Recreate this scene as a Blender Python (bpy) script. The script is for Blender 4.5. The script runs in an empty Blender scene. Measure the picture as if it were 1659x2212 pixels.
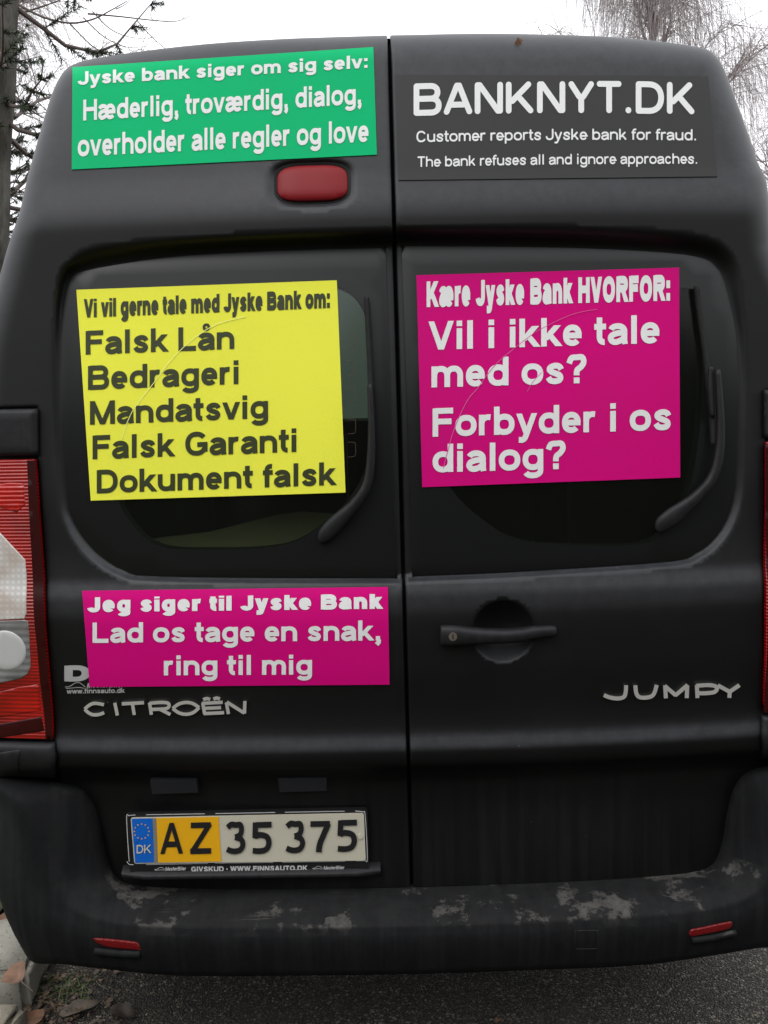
import bpy, bmesh, math, random
import numpy as np
from mathutils import Vector, Matrix
from mathutils.geometry import delaunay_2d_cdt
from mathutils.bvhtree import BVHTree
random.seed(7)
rng = np.random.default_rng(7)
S = bpy.context.scene
COL = S.collection

# ---------------------------------------------------------------- camera
CAM = np.array([-0.0355, -1.88, 1.46]); PITCH = math.radians(-6.0); ROLL = math.radians(1.3)
FPX, CX, CY = 2033.0, 829.5, 1106.0          # focal length and centre of a 1659 x 2212 frame
F = np.array([0, math.cos(PITCH), math.sin(PITCH)]); U0 = np.array([0, -math.sin(PITCH), math.cos(PITCH)]); R0 = np.array([1.0, 0, 0])
RT = R0 * math.cos(ROLL) - U0 * math.sin(ROLL); UP = U0 * math.cos(ROLL) + R0 * math.sin(ROLL)
cd = bpy.data.cameras.new('camera'); cam = bpy.data.objects.new('camera', cd); COL.objects.link(cam)
cam.matrix_world = Matrix(((RT[0], UP[0], -F[0], CAM[0]), (RT[1], UP[1], -F[1], CAM[1]), (RT[2], UP[2], -F[2], CAM[2]), (0, 0, 0, 1)))
cd.sensor_fit = 'VERTICAL'; cd.sensor_height = 24; cd.lens = 24 * FPX / 2212; cd.clip_end = 2000
S.camera = cam

# ---------------------------------------------------------------- sky and light (overcast)
W = bpy.data.worlds.new('World'); S.world = W; W.use_nodes = True
nt = W.node_tree; nt.nodes.clear()
out = nt.nodes.new('ShaderNodeOutputWorld'); bg = nt.nodes.new('ShaderNodeBackground'); bg.inputs[1].default_value = 0.15
sky = nt.nodes.new('ShaderNodeTexSky'); sky.sky_type = 'NISHITA'; sky.sun_disc = False
sky.sun_elevation = math.radians(48); sky.sun_rotation = math.radians(212); sky.dust_density = 4
bw = nt.nodes.new('ShaderNodeRGBToBW'); tc = nt.nodes.new('ShaderNodeTexCoord'); sp = nt.nodes.new('ShaderNodeSeparateXYZ')
rp = nt.nodes.new('ShaderNodeValToRGB'); mx = nt.nodes.new('ShaderNodeMix'); mx.data_type = 'RGBA'; mx.inputs[0].default_value = 0.88
SKYV = 11.5
cr = rp.color_ramp; cr.elements[0].position = 0; cr.elements[0].color = (.74, .76, .80, 1); cr.elements[1].position = 1; cr.elements[1].color = (.97, .985, 1.02, 1)
e = cr.elements.new(.25); e.color = (.82, .83, .86, 1)
vm = nt.nodes.new('ShaderNodeVectorMath'); vm.operation = 'SCALE'; vm.inputs[3].default_value = SKYV
L = nt.links.new
L(tc.outputs['Generated'], sp.inputs[0]); L(sp.outputs[2], rp.inputs[0]); L(rp.outputs[0], vm.inputs[0])
L(sky.outputs[0], bw.inputs[0]); L(bw.outputs[0], mx.inputs[6]); L(vm.outputs[0], mx.inputs[7]); L(mx.outputs[2], bg.inputs[0]); L(bg.outputs[0], out.inputs[0])
sd = bpy.data.lights.new('sun', 'SUN'); sd.energy = 0.5; sd.angle = math.radians(25); sd.color = (1, .97, .93)
sun = bpy.data.objects.new('sun', sd); COL.objects.link(sun)
el, az = math.radians(48), math.radians(212)
sun.rotation_euler = Vector((math.sin(az) * math.cos(el), math.cos(az) * math.cos(el), math.sin(el))).to_track_quat('Z', 'Y').to_euler()
S.view_settings.view_transform = 'Standard'; S.view_settings.look = 'None'; S.view_settings.exposure = 0.3; S.view_settings.gamma = 1
S.cycles.max_bounces = 8; S.cycles.transparent_max_bounces = 12

# ---------------------------------------------------------------- pixels to points, objects
def ray(px, py):
    px = np.asarray(px, float); py = np.asarray(py, float)
    a = (px - CX) / FPX; b = (CY - py) / FPX
    return F + a[..., None] * RT + b[..., None] * UP
def hit(px, py, yf, off=0.0):
    """points (n,3) where the view lines meet the surface y = yf(x, z) - off"""
    d = ray(np.atleast_1d(px), np.atleast_1d(py)); y = np.zeros(len(d))
    for _ in range(9):
        t = (y - CAM[1]) / d[:, 1]; p = CAM + t[:, None] * d
        y = (yf(p[:, 0], p[:, 2]) if callable(yf) else np.full(len(d), float(yf))) - off
    t = (y - CAM[1]) / d[:, 1]; return CAM + t[:, None] * d
def xz(pts, yf):
    a = np.array(pts, float); p = hit(a[:, 0], a[:, 1], yf); return p[:, [0, 2]]
def ground_at(px, py, z=0.0):
    d = ray(np.array([px]), np.array([py]))[0]; t = (z - CAM[2]) / d[2]; p = CAM + t * d; return p
def far_at(px, py, y):
    d = ray(np.array([px]), np.array([py]))[0]; t = (y - CAM[1]) / d[1]; return CAM + t * d

def obj(name, verts, faces, mat, parent=None, smooth=False, label=None):
    me = bpy.data.meshes.new(name); me.from_pydata([tuple(map(float, v)) for v in verts], [], [tuple(int(i) for i in f) for f in faces])
    me.materials.append(mat)
    if smooth: me.polygons.foreach_set('use_smooth', [True] * len(me.polygons))
    me.update()
    o = bpy.data.objects.new(name, me); COL.objects.link(o)
    if parent: o.parent = parent
    if label: o['label'] = label
    return o
def tag(o, label=None, cat=None, group=None, kind=None):
    if label: o['label'] = label
    if cat: o['category'] = cat
    if group: o['group'] = group
    if kind: o['kind'] = kind
    return o
def empty(name, loc, label=None, cat=None, group=None):
    o = bpy.data.objects.new(name, None); o.location = tuple(map(float, loc)); o.empty_display_size = .1; COL.objects.link(o)
    return tag(o, label, cat, group)

class MB:
    """collects simple shapes into one mesh"""
    def __init__(s): s.v = []; s.f = []
    def add(s, v, f):
        n = len(s.v); s.v += [tuple(map(float, p)) for p in v]; s.f += [tuple(i + n for i in q) for q in f]
    def box(s, c, d, rz=0, jit=0):
        P = []
        for k in range(8):
            p = np.array([(k & 1) - .5, (k >> 1 & 1) - .5, (k >> 2 & 1) - .5]) * d
            x, y = p[0] * math.cos(rz) - p[1] * math.sin(rz), p[0] * math.sin(rz) + p[1] * math.cos(rz)
            P.append((c[0] + x, c[1] + y, c[2] + p[2]))
        s.add(P, [(0, 2, 3, 1), (4, 5, 7, 6), (0, 1, 5, 4), (2, 6, 7, 3), (0, 4, 6, 2), (1, 3, 7, 5)])
    def tube(s, pts, r, n=6, cap=True):
        pts = [np.array(p, float) for p in pts]; rr = r if hasattr(r, '__len__') else [r] * len(pts)
        V = []; prev = None
        for i, p in enumerate(pts):
            t = pts[min(i + 1, len(pts) - 1)] - pts[max(i - 1, 0)]; t = t / (np.linalg.norm(t) + 1e-9)
            if prev is None:
                a = np.cross(t, [0, 0, 1.0]) if abs(t[2]) < .9 else np.cross(t, [1.0, 0, 0])
            else: a = prev - t * np.dot(prev, t)
            a = a / (np.linalg.norm(a) + 1e-9); b = np.cross(t, a); prev = a
            for k in range(n):
                th = 2 * math.pi * k / n; V.append(p + rr[i] * (math.cos(th) * a + math.sin(th) * b))
        Fc = []
        for i in range(len(pts) - 1):
            for k in range(n):
                k2 = (k + 1) % n; Fc.append((i * n + k, i * n + k2, (i + 1) * n + k2, (i + 1) * n + k))
        if cap and n > 3: Fc.append(tuple(range(n))[::-1]); Fc.append(tuple((len(pts) - 1) * n + k for k in range(n)))
        s.add(V, Fc)
    def build(s, name, mat, parent=None, smooth=False, label=None): return obj(name, s.v, s.f, mat, parent, smooth, label)

# ---------------------------------------------------------------- 2D tools
def catmull(P, n=8, closed=False):
    P = np.array(P, float); m = len(P); out = []
    rngi = range(m if closed else m - 1)
    for i in rngi:
        if closed: p0, p1, p2, p3 = P[(i - 1) % m], P[i], P[(i + 1) % m], P[(i + 2) % m]
        else: p0, p1, p2, p3 = P[max(i - 1, 0)], P[i], P[i + 1], P[min(i + 2, m - 1)]
        for k in range(n):
            t = k / n; out.append(.5 * (2 * p1 + (p2 - p0) * t + (2 * p0 - 5 * p1 + 4 * p2 - p3) * t * t + (3 * p1 - p0 - 3 * p2 + p3) * t ** 3))
    if not closed: out.append(P[-1])
    return np.array(out)
def resample(P, h, closed=True):
    P = np.array(P, float); Q = np.vstack([P, P[:1]]) if closed else P
    out = []
    for a, b in zip(Q[:-1], Q[1:]):
        n = max(1, int(math.ceil(np.linalg.norm(b - a) / h)))
        for k in range(n): out.append(a + (b - a) * k / n)
    if not closed: out.append(Q[-1])
    return np.array(out)
def inside(P, poly):
    x, y = P[:, 0], P[:, 1]; r = np.zeros(len(P), bool); q = np.roll(poly, -1, 0)
    for a, b in zip(poly, q):
        if a[1] == b[1]: continue
        c = (a[1] > y) != (b[1] > y); r ^= c & (x < (b[0] - a[0]) * (y - a[1]) / (b[1] - a[1]) + a[0])
    return r
def winding(P, poly):
    x, y = P[:, 0], P[:, 1]; r = np.zeros(len(P), int); q = np.roll(poly, -1, 0)
    for a, b in zip(poly, q):
        cr = (b[0] - a[0]) * (y - a[1]) - (x - a[0]) * (b[1] - a[1])
        r += ((a[1] <= y) & (b[1] > y) & (cr > 0)).astype(int) - ((a[1] > y) & (b[1] <= y) & (cr < 0)).astype(int)
    return r
def dist(P, line, closed=True):
    A = np.array(line, float); B = np.roll(A, -1, 0)
    if not closed: A, B = A[:-1], B[:-1]
    best = np.full(len(P), 1e9)
    for a, b in zip(A, B):
        d = b - a; L2 = d @ d + 1e-18
        t = np.clip(((P - a) @ d) / L2, 0, 1); q = P - a - t[:, None] * d
        best = np.minimum(best, q[:, 0] ** 2 + q[:, 1] ** 2)
    return np.sqrt(best)
def smooth01(t): t = np.clip(t, 0, 1); return t * t * (3 - 2 * t)
def area(P): P = np.asarray(P); q = np.roll(P, -1, 0); return .5 * np.sum(P[:, 0] * q[:, 1] - q[:, 0] * P[:, 1])
def inset(P, d):
    P = np.asarray(P, float); t = np.roll(P, -1, 0) - np.roll(P, 1, 0); t /= np.linalg.norm(t, axis=1)[:, None] + 1e-12
    n = np.stack([-t[:, 1], t[:, 0]], 1) * (1 if area(P) > 0 else -1)
    return P + n * d
def cdt(loops, lines, pts):
    V = []; E = []
    for lp in loops:
        n = len(V); V += [Vector(p) for p in lp]; E += [(n + i, n + (i + 1) % len(lp)) for i in range(len(lp))]
    for ln in lines:
        n = len(V); V += [Vector(p) for p in ln]; E += [(n + i, n + i + 1) for i in range(len(ln) - 1)]
    V += [Vector(p) for p in pts]
    r = delaunay_2d_cdt(V, E, [], 0, 1e-6)
    return np.array([tuple(v) for v in r[0]]), np.array([tuple(f) for f in r[2] if len(f) == 3], int)

def panel_mesh(outline, yf, h=.01, holes=(), lines=(), edge=.004, rim=.03, avoid=None, extra=None):
    """sheet over an (x, z) outline, bent to y = yf(x, z), with rounded borders and a rim turned back"""
    outline = resample(outline, h); loops = [outline]
    if edge:
        for k in (.35, 1.0): loops.append(inset(outline, edge * k))
    hl = [resample(q, h) for q in holes]; loops += hl
    lo, hi = outline.min(0), outline.max(0)
    gx, gz = np.meshgrid(np.arange(lo[0], hi[0], h), np.arange(lo[1], hi[1], h)); G = np.stack([gx.ravel(), gz.ravel()], 1)
    G = G + (rng.random(G.shape) - .5) * h * .05
    keep = inside(G, outline) & (dist(G, outline) > max(h * .5, edge * 1.5))
    for q in hl: keep &= ~inside(G, q) & (dist(G, q) > h * .5)
    for ln in lines: keep &= dist(G, ln, False) > h * .4
    if avoid: keep &= ~(inside(G, avoid[0]) & ~inside(G, avoid[1])) & (dist(G, avoid[1]) > .002)
    G = G[keep]
    if extra is not None: G = np.vstack([G, extra])
    V, T = cdt(loops, [resample(l, h, False) for l in lines], G)
    c = V[T].mean(1); k = inside(c, outline)
    for q in hl: k &= ~inside(c, q)
    T = T[k]
    u, inv = np.unique(T, return_inverse=True); V = V[u]; T = inv.reshape(-1, 3)
    y = yf(V[:, 0], V[:, 1])
    if edge:
        e = np.clip(dist(V, outline), 0, edge); y = y + edge - np.sqrt(np.maximum(edge ** 2 - (edge - e) ** 2, 0))
    P = np.stack([V[:, 0], y, V[:, 1]], 1)
    # orient towards -y
    a, b, d = V[T[:, 0]], V[T[:, 1]], V[T[:, 2]]
    s = (b[:, 0] - a[:, 0]) * (d[:, 1] - a[:, 1]) - (b[:, 1] - a[:, 1]) * (d[:, 0] - a[:, 0])
    T = np.where((s > 0)[:, None], T, T[:, ::-1])
    faces = [tuple(t) for t in T]
    if rim:
        cnt = {}
        for t in T:
            for i in range(3):
                ed = (t[i], t[(i + 1) % 3]); kk = (min(ed), max(ed))
                cnt[kk] = None if kk in cnt else ed
        B = [ed for ed in cnt.values() if ed]; n = len(P); mp = {}; ex = []
        for i in sorted({i for ed in B for i in ed}):
            mp[i] = n + len(ex); ex += [P[i], P[i] + [0, rim, 0]]
        P = np.vstack([P, np.array(ex)]); faces += [(mp[b_], mp[a_], mp[a_] + 1, mp[b_] + 1) for a_, b_ in B]
    return P, faces
def panel(name, outline, yf, mat, parent, label=None, **k):
    P, f = panel_mesh(outline, yf, **k); return obj(name, P, f, mat, parent, True, label)

# ---------------------------------------------------------------- materials
def M(name, col, rough=.5, metal=0, spec=.5, coat=0, **kw):
    m = bpy.data.materials.new(name); m.use_nodes = True; b = m.node_tree.nodes['Principled BSDF']
    b.inputs['Base Color'].default_value = (*col, 1); b.inputs['Roughness'].default_value = rough; b.inputs['Metallic'].default_value = metal
    b.inputs['Specular IOR Level'].default_value = spec; b.inputs['Coat Weight'].default_value = coat
    for k, v in kw.items(): b.inputs[k.replace('_', ' ')].default_value = v
    return m
class N:
    """node shorthand for one material"""
    def __init__(s, m): s.t = m.node_tree; s.b = s.t.nodes['Principled BSDF']
    def new(s, ty, **k):
        n = s.t.nodes.new('ShaderNode' + ty)
        for a, v in k.items(): setattr(n, a, v)
        return n
    def link(s, a, b): s.t.links.new(a, b)
    def coord(s, scale=(1, 1, 1)):
        c = s.new('TexCoord'); mp = s.new('Mapping'); mp.inputs['Scale'].default_value = scale; s.link(c.outputs['Object'], mp.inputs[0]); return mp.outputs[0]
    def noise(s, scale, detail=4, vec=None, rough=.55):
        n = s.new('TexNoise'); n.inputs['Scale'].default_value = scale; n.inputs['Detail'].default_value = detail; n.inputs['Roughness'].default_value = rough
        s.link(vec if vec is not None else s.coord(), n.inputs['Vector']); return n.outputs['Fac']
    def ramp(s, fac, stops):
        r = s.new('ValToRGB'); e = r.color_ramp.elements
        while len(e) > 1: e.remove(e[-1])
        for i, (p, c) in enumerate(stops):
            x = e[0] if i == 0 else e.new(p)
            x.position = p; x.color = (*c, 1) if hasattr(c, '__len__') else (c, c, c, 1)
        s.link(fac, r.inputs[0]); return r.outputs[0]
    def math(s, op, a, b=0.0, clamp=False):
        n = s.new('Math', operation=op); n.use_clamp = clamp
        for i, v in enumerate((a, b)):
            if isinstance(v, (int, float)): n.inputs[i].default_value = v
            else: s.link(v, n.inputs[i])
        return n.outputs[0]
    def mix(s, f, a, b):
        n = s.new('Mix', data_type='RGBA')
        for i, v in ((0, f), (6, a), (7, b)):
            if isinstance(v, (int, float)): n.inputs[i].default_value = v
            elif isinstance(v, tuple): n.inputs[i].default_value = (*v, 1)
            else: s.link(v, n.inputs[i])
        return n.outputs[2]
    def sep(s, vec=None):
        n = s.new('SeparateXYZ'); s.link(vec if vec is not None else s.coord(), n.inputs[0]); return n.outputs
    def bump(s, h, strength=.3, distance=.002):
        n = s.new('Bump'); n.inputs['Strength'].default_value = strength; n.inputs['Distance'].default_value = distance
        s.link(h, n.inputs['Height']); s.link(n.outputs[0], s.b.inputs['Normal'])
    def color(s, c): s.link(c, s.b.inputs['Base Color'])
    def rough(s, c): s.link(c, s.b.inputs['Roughness'])

def paint_mat():
    m = M('van_paint', (.012, .012, .014), .5, spec=.38); n = N(m)
    g = n.noise(2.2, 6); st = n.noise(1.0, 5, n.coord((55, 8, 1.6)), .6); z = n.sep()[2]
    low = n.math('SUBTRACT', 1, n.math('MULTIPLY', n.math('SUBTRACT', z, .45), 3.2, True), True)      # road grime on the lower door
    dirt = n.math('MULTIPLY', n.ramp(st, [(.42, 0), (.62, 1)]), low)
    fine = n.noise(38, 5, rough=.7); film = n.math('MULTIPLY', n.ramp(g, [(.35, 0), (.75, 1)]), n.ramp(fine, [(.3, .35), (.7, 1)]))
    c = n.mix(film, (.001, .001, .0012), (.003, .003, .0034))
    ge = n.new('NewGeometry'); up = n.ramp(n.sep(ge.outputs['Normal'])[2], [(.06, 0), (.26, 1)])      # dust where the panel leans back, paled to stand in for reflected sky
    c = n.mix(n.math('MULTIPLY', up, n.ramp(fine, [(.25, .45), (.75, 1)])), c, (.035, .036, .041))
    dirt = n.math('MULTIPLY', dirt, n.ramp(n.noise(1.7, 3), [(.38, .15), (.62, 1)]))
    c = n.mix(n.math('MULTIPLY', dirt, .8), c, (.010, .0105, .0105))
    spk = n.new('TexVoronoi'); spk.inputs['Scale'].default_value = 26; n.link(n.coord(), spk.inputs[0])
    sk = n.math('MULTIPLY', n.math('LESS_THAN', spk.outputs['Distance'], .045), n.math('GREATER_THAN', n.sep(spk.outputs['Color'])[0], .86))
    c = n.mix(n.math('MULTIPLY', sk, .6), c, (.12, .12, .11)); n.color(c)
    n.rough(n.ramp(film, [(0, .46), (1, .60)]))
    n.bump(n.noise(900, 2), .04, .0006)
    return m
def plastic_mat(name, col, rough=.6, dirt=0.0):
    m = M(name, col, rough, spec=.26); n = N(m); st = n.noise(1.0, 4, n.coord((48, 10, 2.2)), .65); f = n.noise(60, 4, rough=.7)
    c = n.mix(n.ramp(f, [(.35, 0), (.8, 1)]), col, tuple(v * 1.9 for v in col)); c = n.mix(n.math('MULTIPLY', n.ramp(st, [(.45, 0), (.6, 1)]), dirt), c, (.04, .041, .04))
    n.color(c); n.bump(n.noise(700, 3), .18, .001); return m
def bumper_mat():
    m = plastic_mat('bumper_plastic', (.0040, .0042, .0047), .8, .11); n = N(m); n.b.inputs['Specular IOR Level'].default_value = .17; old = n.b.inputs['Base Color'].links[0].from_socket
    ge = n.new('NewGeometry'); up = n.ramp(n.sep(ge.outputs['Normal'])[2], [(.25, 0), (.6, 1)])
    zf = n.math('LESS_THAN', n.sep()[2], .5)
    pn = n.noise(6.5, 10, n.coord((1, 1.2, 1)), .72); patch = n.ramp(pn, [(.555, 0), (.585, .8), (.68, 1)])
    gr = n.ramp(n.noise(55, 6, rough=.75), [(.3, .35), (.65, 1)])
    f = n.math('MULTIPLY', n.math('MULTIPLY', n.math('MULTIPLY', patch, gr), up), zf)
    film = n.math('MULTIPLY', n.math('MULTIPLY', up, zf), n.ramp(n.noise(18, 6, rough=.7), [(.3, .1), (.75, .8)]))
    sc = n.ramp(n.noise(1.0, 6, n.coord((5, 70, 70)), .7), [(.60, 0), (.66, .8)])
    f = n.math('MAXIMUM', f, n.math('MULTIPLY', n.math('MULTIPLY', sc, n.math('MULTIPLY', up, zf)), n.ramp(n.noise(3.5, 3), [(.45, 0), (.6, .7)])))
    c = n.mix(film, old, (.019, .0195, .0195)); c = n.mix(n.math('MULTIPLY', f, .85), c, (.105, .10, .09)); n.color(c)
    return m
def sticker_mat(name, col, rough=.6):
    m = M(name, col, rough, spec=.08); n = N(m); g = n.noise(6, 5); f = n.noise(240, 3, rough=.7)
    c = n.mix(n.ramp(g, [(.3, 0), (.75, .22)]), col, tuple(v * .72 + .012 for v in col))
    c = n.mix(n.ramp(f, [(.45, 0), (.85, .18)]), c, tuple(v * .6 for v in col))
    spk = n.new('TexVoronoi'); spk.inputs['Scale'].default_value = 30; n.link(n.coord(), spk.inputs[0])
    sk = n.math('MULTIPLY', n.math('LESS_THAN', spk.outputs['Distance'], .05), n.math('GREATER_THAN', n.sep(spk.outputs['Color'])[0], .82))
    c = n.mix(n.math('MULTIPLY', sk, .4), c, (.12, .1, .06)); n.color(c); n.bump(n.noise(120, 3), .06, .0008); return m
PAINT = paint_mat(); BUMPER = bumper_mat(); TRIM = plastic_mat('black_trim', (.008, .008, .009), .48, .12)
FRIT = M('window_black', (.0035, .004, .0038), .34, spec=.45); GAP = M('shut_line', (.004, .004, .0045), .9, spec=.1); RUBBER = plastic_mat('rubber', (.012, .012, .012), .75)
GREEN = sticker_mat('green_vinyl', (.003, .46, .165)); YELLOW = sticker_mat('yellow_vinyl', (.90, .90, .075)); PINK = sticker_mat('magenta_vinyl', (.62, .0015, .185)); GREYV = M('dark_grey_vinyl', (.0200, .0192, .0195), .54, spec=.34)
WHITE = sticker_mat('white_vinyl', (.80, .80, .79)); BLACKV = M('dark_ink', (.035, .042, .012), .5, spec=.35); CHROME = M('chrome', (.74, .72, .68), .34, .55); SILVERV = M('silver_print', (.40, .40, .39), .5)
PRINTV = M('pale_print', (.52, .52, .52), .5)

def glass_mat(name, tint, rough=.02, haze=0.0):
    m = bpy.data.materials.new(name); m.use_nodes = True; t = m.node_tree; t.nodes.clear()
    o = t.nodes.new('ShaderNodeOutputMaterial'); mix = t.nodes.new('ShaderNodeMixShader'); tr = t.nodes.new('ShaderNodeBsdfTransparent'); gl = t.nodes.new('ShaderNodeBsdfGlossy'); lw = t.nodes.new('ShaderNodeLayerWeight'); pw = t.nodes.new('ShaderNodeMath'); pw.operation = 'POWER'; pw.inputs[1].default_value = 5; fr = t.nodes.new('ShaderNodeMath'); fr.operation = 'MULTIPLY_ADD'; fr.inputs[1].default_value = .95; fr.inputs[2].default_value = .042; t.links.new(lw.outputs['Facing'], pw.inputs[0]); t.links.new(pw.outputs[0], fr.inputs[0])
    tr.inputs[0].default_value = (*tint, 1); gl.inputs['Roughness'].default_value = rough
    df = t.nodes.new('ShaderNodeBsdfDiffuse'); df.inputs[0].default_value = (.20, .21, .17, 1); dm = t.nodes.new('ShaderNodeMixShader'); dm.inputs[0].default_value = haze
    t.links.new(tr.outputs[0], dm.inputs[1]); t.links.new(df.outputs[0], dm.inputs[2])
    t.links.new(fr.outputs[0], mix.inputs[0]); t.links.new(dm.outputs[0], mix.inputs[1]); t.links.new(gl.outputs[0], mix.inputs[2]); t.links.new(mix.outputs[0], o.inputs[0]); return m
GLASS = glass_mat('tinted_glass', (.32, .36, .29), .14, .02); CLEARG = glass_mat('windscreen_glass', (.085, .11, .10))
def lens_mat(name, col, rib=420, rough=.12):
    m = M(name, col, rough, spec=.6, coat=.4); n = N(m); w = n.new('TexWave', wave_type='BANDS', bands_direction='Z'); w.inputs['Scale'].default_value = rib / 20; w.inputs['Distortion'].default_value = 0
    n.link(n.coord(), w.inputs[0]); big = n.noise(9, 3); c = n.mix(n.ramp(big, [(.35, 0), (.7, 1)]), tuple(v * .45 for v in col), col); c = n.mix(n.math('MULTIPLY', w.outputs['Fac'], .3), c, tuple(v * .35 for v in col)); n.color(c); n.bump(w.outputs['Fac'], .5, .002); return m
RED = lens_mat('red_lens', (.50, .008, .006), 900, .2)
def clear_lens():
    m = M('clear_lens', (.55, .54, .52), .16, spec=.7, coat=.6); n = N(m); a = n.new('TexWave', wave_type='BANDS', bands_direction='Z'); b = n.new('TexWave', wave_type='BANDS', bands_direction='X')
    for w, d in ((a, 26), (b, 26)): w.inputs['Scale'].default_value = d; w.inputs['Distortion'].default_value = .6; n.link(n.coord(), w.inputs[0])
    f = n.math('MULTIPLY', a.outputs['Fac'], b.outputs['Fac']); big = n.noise(14, 2)
    c = n.mix(f, (.56, .54, .51), (.68, .67, .65)); c = n.mix(n.ramp(big, [(.42, 0), (.62, .6)]), c, (.40, .31, .25)); n.color(c); n.bump(f, .18, .002); return m
CLEAR = clear_lens(); LAMPGREY = lens_mat('grey_ribbed_lens', (.36, .36, .35))
BRAKE = M('brake_lens', (.21, .010, .013), .42, spec=.2)

# ---------------------------------------------------------------- the shape of the van's tail: y as a function of x and z
def pch(z, pts):
    a = np.array(sorted(pts)); zz, yy = a[:, 0], a[:, 1]
    d = np.diff(yy) / np.diff(zz); m = np.zeros(len(zz)); m[0], m[-1] = d[0], d[-1]
    for i in range(1, len(zz) - 1): m[i] = 0 if d[i - 1] * d[i] <= 0 else 2 * d[i - 1] * d[i] / (d[i - 1] + d[i])
    z = np.clip(z, zz[0], zz[-1]); i = np.clip(np.searchsorted(zz, z) - 1, 0, len(zz) - 2); hh = zz[i + 1] - zz[i]; t = (z - zz[i]) / hh
    return (2 * t ** 3 - 3 * t * t + 1) * yy[i] + (t ** 3 - 2 * t * t + t) * hh * m[i] + (-2 * t ** 3 + 3 * t * t) * yy[i + 1] + (t ** 3 - t * t) * hh * m[i + 1]
P_OUT = [(.30, .05), (.60, .048), (.68, .040), (.715, .018), (.742, -.008), (.765, -.012), (.805, -.003), (.84, -.001), (.95, -.010), (1.04, -.013), (1.09, -.008), (1.135, .003), (1.30, .014), (1.60, .034), (1.80, .040), (1.835, .040), (1.95, .065), (2.10, .099), (2.2, .124), (2.35, .168)]
P_GL = [(1.0, .020), (1.13, .027), (1.45, .045), (1.80, .085), (2.0, .11)]
def gcurve(x): return .055 * (np.abs(x) / .85) ** 2.3
def Y0(x, z): return pch(z, P_OUT) + gcurve(x)
def Yg(x, z): return pch(z, P_GL) + .6 * gcurve(x)

# outlines seen in the photograph, brought to their real places on the tail
sil_l = xz([(838, 73), (700, 77), (600, 81), (450, 91), (300, 108), (200, 124), (165, 134), (143, 147), (126, 168), (107, 208), (85, 280), (65, 350), (50, 408), (37, 465), (15, 528), (2, 574)], lambda x, z: Y0(x, z) + .06)
sil_r = xz([(1029, 69), (1179, 71), (1329, 77), (1454, 90), (1519, 102), (1549, 122), (1569, 155), (1594, 220), (1619, 290), (1639, 350), (1659, 395)], lambda x, z: Y0(x, z) + .06)
low_l = [(-.875, 1.66), (-.905, 1.50), (-.93, 1.25), (-.94, 1.0), (-.938, .7), (-.93, .34)]
low_r = [(.80, 1.80), (.865, 1.66), (.905, 1.50), (.93, 1.25), (.94, 1.0), (.938, .7), (.93, .34)]
SIL = np.array(low_l[::-1] + [tuple(p) for p in sil_l[::-1]] + [tuple(p) for p in sil_r] + low_r)     # open line, bottom left - roof - bottom right
SIL = resample(catmull(SIL, 3), .03, False)
ER = .085
def Yout(x, z):
    s = dist(np.stack([np.atleast_1d(x), np.atleast_1d(z)], 1), SIL, False); s = np.clip(s, 0, ER)
    return Y0(x, z) + ER - np.sqrt(np.maximum(ER ** 2 - (ER - s) ** 2, 0))

SEAM = lambda py: 840.5 + (py - 75) * .0268
win_in_l = [(829 + 36 + 2, 1249), (829, 1249), (350, 1246), (270, 1234), (220, 1205), (185, 1170), (157, 1126), (145, 1081), (133, 960), (130, 850), (132, 690), (140, 625), (150, 600), (172, 585), (300, 562), (420, 549), (620, 539), (835, 533.5), (851, 533.2)]
win_out_l = [(871, 1262), (829, 1261), (340, 1258), (250, 1244), (198, 1212), (160, 1170), (135, 1120), (124, 1060), (114, 940), (112, 800), (116, 680), (126, 600), (150, 563), (200, 534), (340, 518), (500, 507), (680, 499), (829, 494), (851, 493)]
win_in_r = [(873, 1246), (1050, 1239), (1229, 1229), (1454, 1213), (1504, 1196), (1539, 1170), (1569, 1126), (1588, 1060), (1594, 924), (1597, 824), (1592, 724), (1575, 639), (1563, 600), (1549, 577), (1519, 556), (1429, 543), (1229, 533), (1000, 530), (853, 529.5)]
win_out_r = [(873, 1258), (1050, 1251), (1229, 1241), (1462, 1224), (1520, 1206), (1562, 1172), (1592, 1122), (1608, 1050), (1613, 924), (1616, 824), (1612, 724), (1604, 640), (1595, 580), (1575, 540), (1529, 512), (1429, 498), (1229, 489.5), (1000, 488), (853, 489)]
WIN_L, WIN_R = catmull(xz(win_in_l, Yg), 3), catmull(xz(win_in_r, Yg), 3)
WO_L, WO_R = catmull(xz(win_out_l, Y0), 3), catmull(xz(win_out_r, Y0), 3)
def closed_at_seam(p):      # push the ends over the seam so that the recess runs out through the door's edge
    p = p.copy(); sgn = 1 if p[:, 0].mean() < 0 else -1
    for i in (0, -1): p[i, 0] += sgn * .05
    return p
WINC = {-1: (closed_at_seam(WIN_L), closed_at_seam(WO_L)), 1: (closed_at_seam(WIN_R), closed_at_seam(WO_R))}
def recess(x, z, y, side):
    P = np.stack([x, z], 1); wi, wo = WINC[side]
    di = np.where(inside(P, wi), 0, dist(P, wi)); do = np.where(inside(P, wo), dist(P, wo), 0)
    t = smooth01(do / (do + di + 1e-9)); t = np.where(inside(P, wo), t, 0)
    return y * (1 - t) + Yg(x, z) * t
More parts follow.
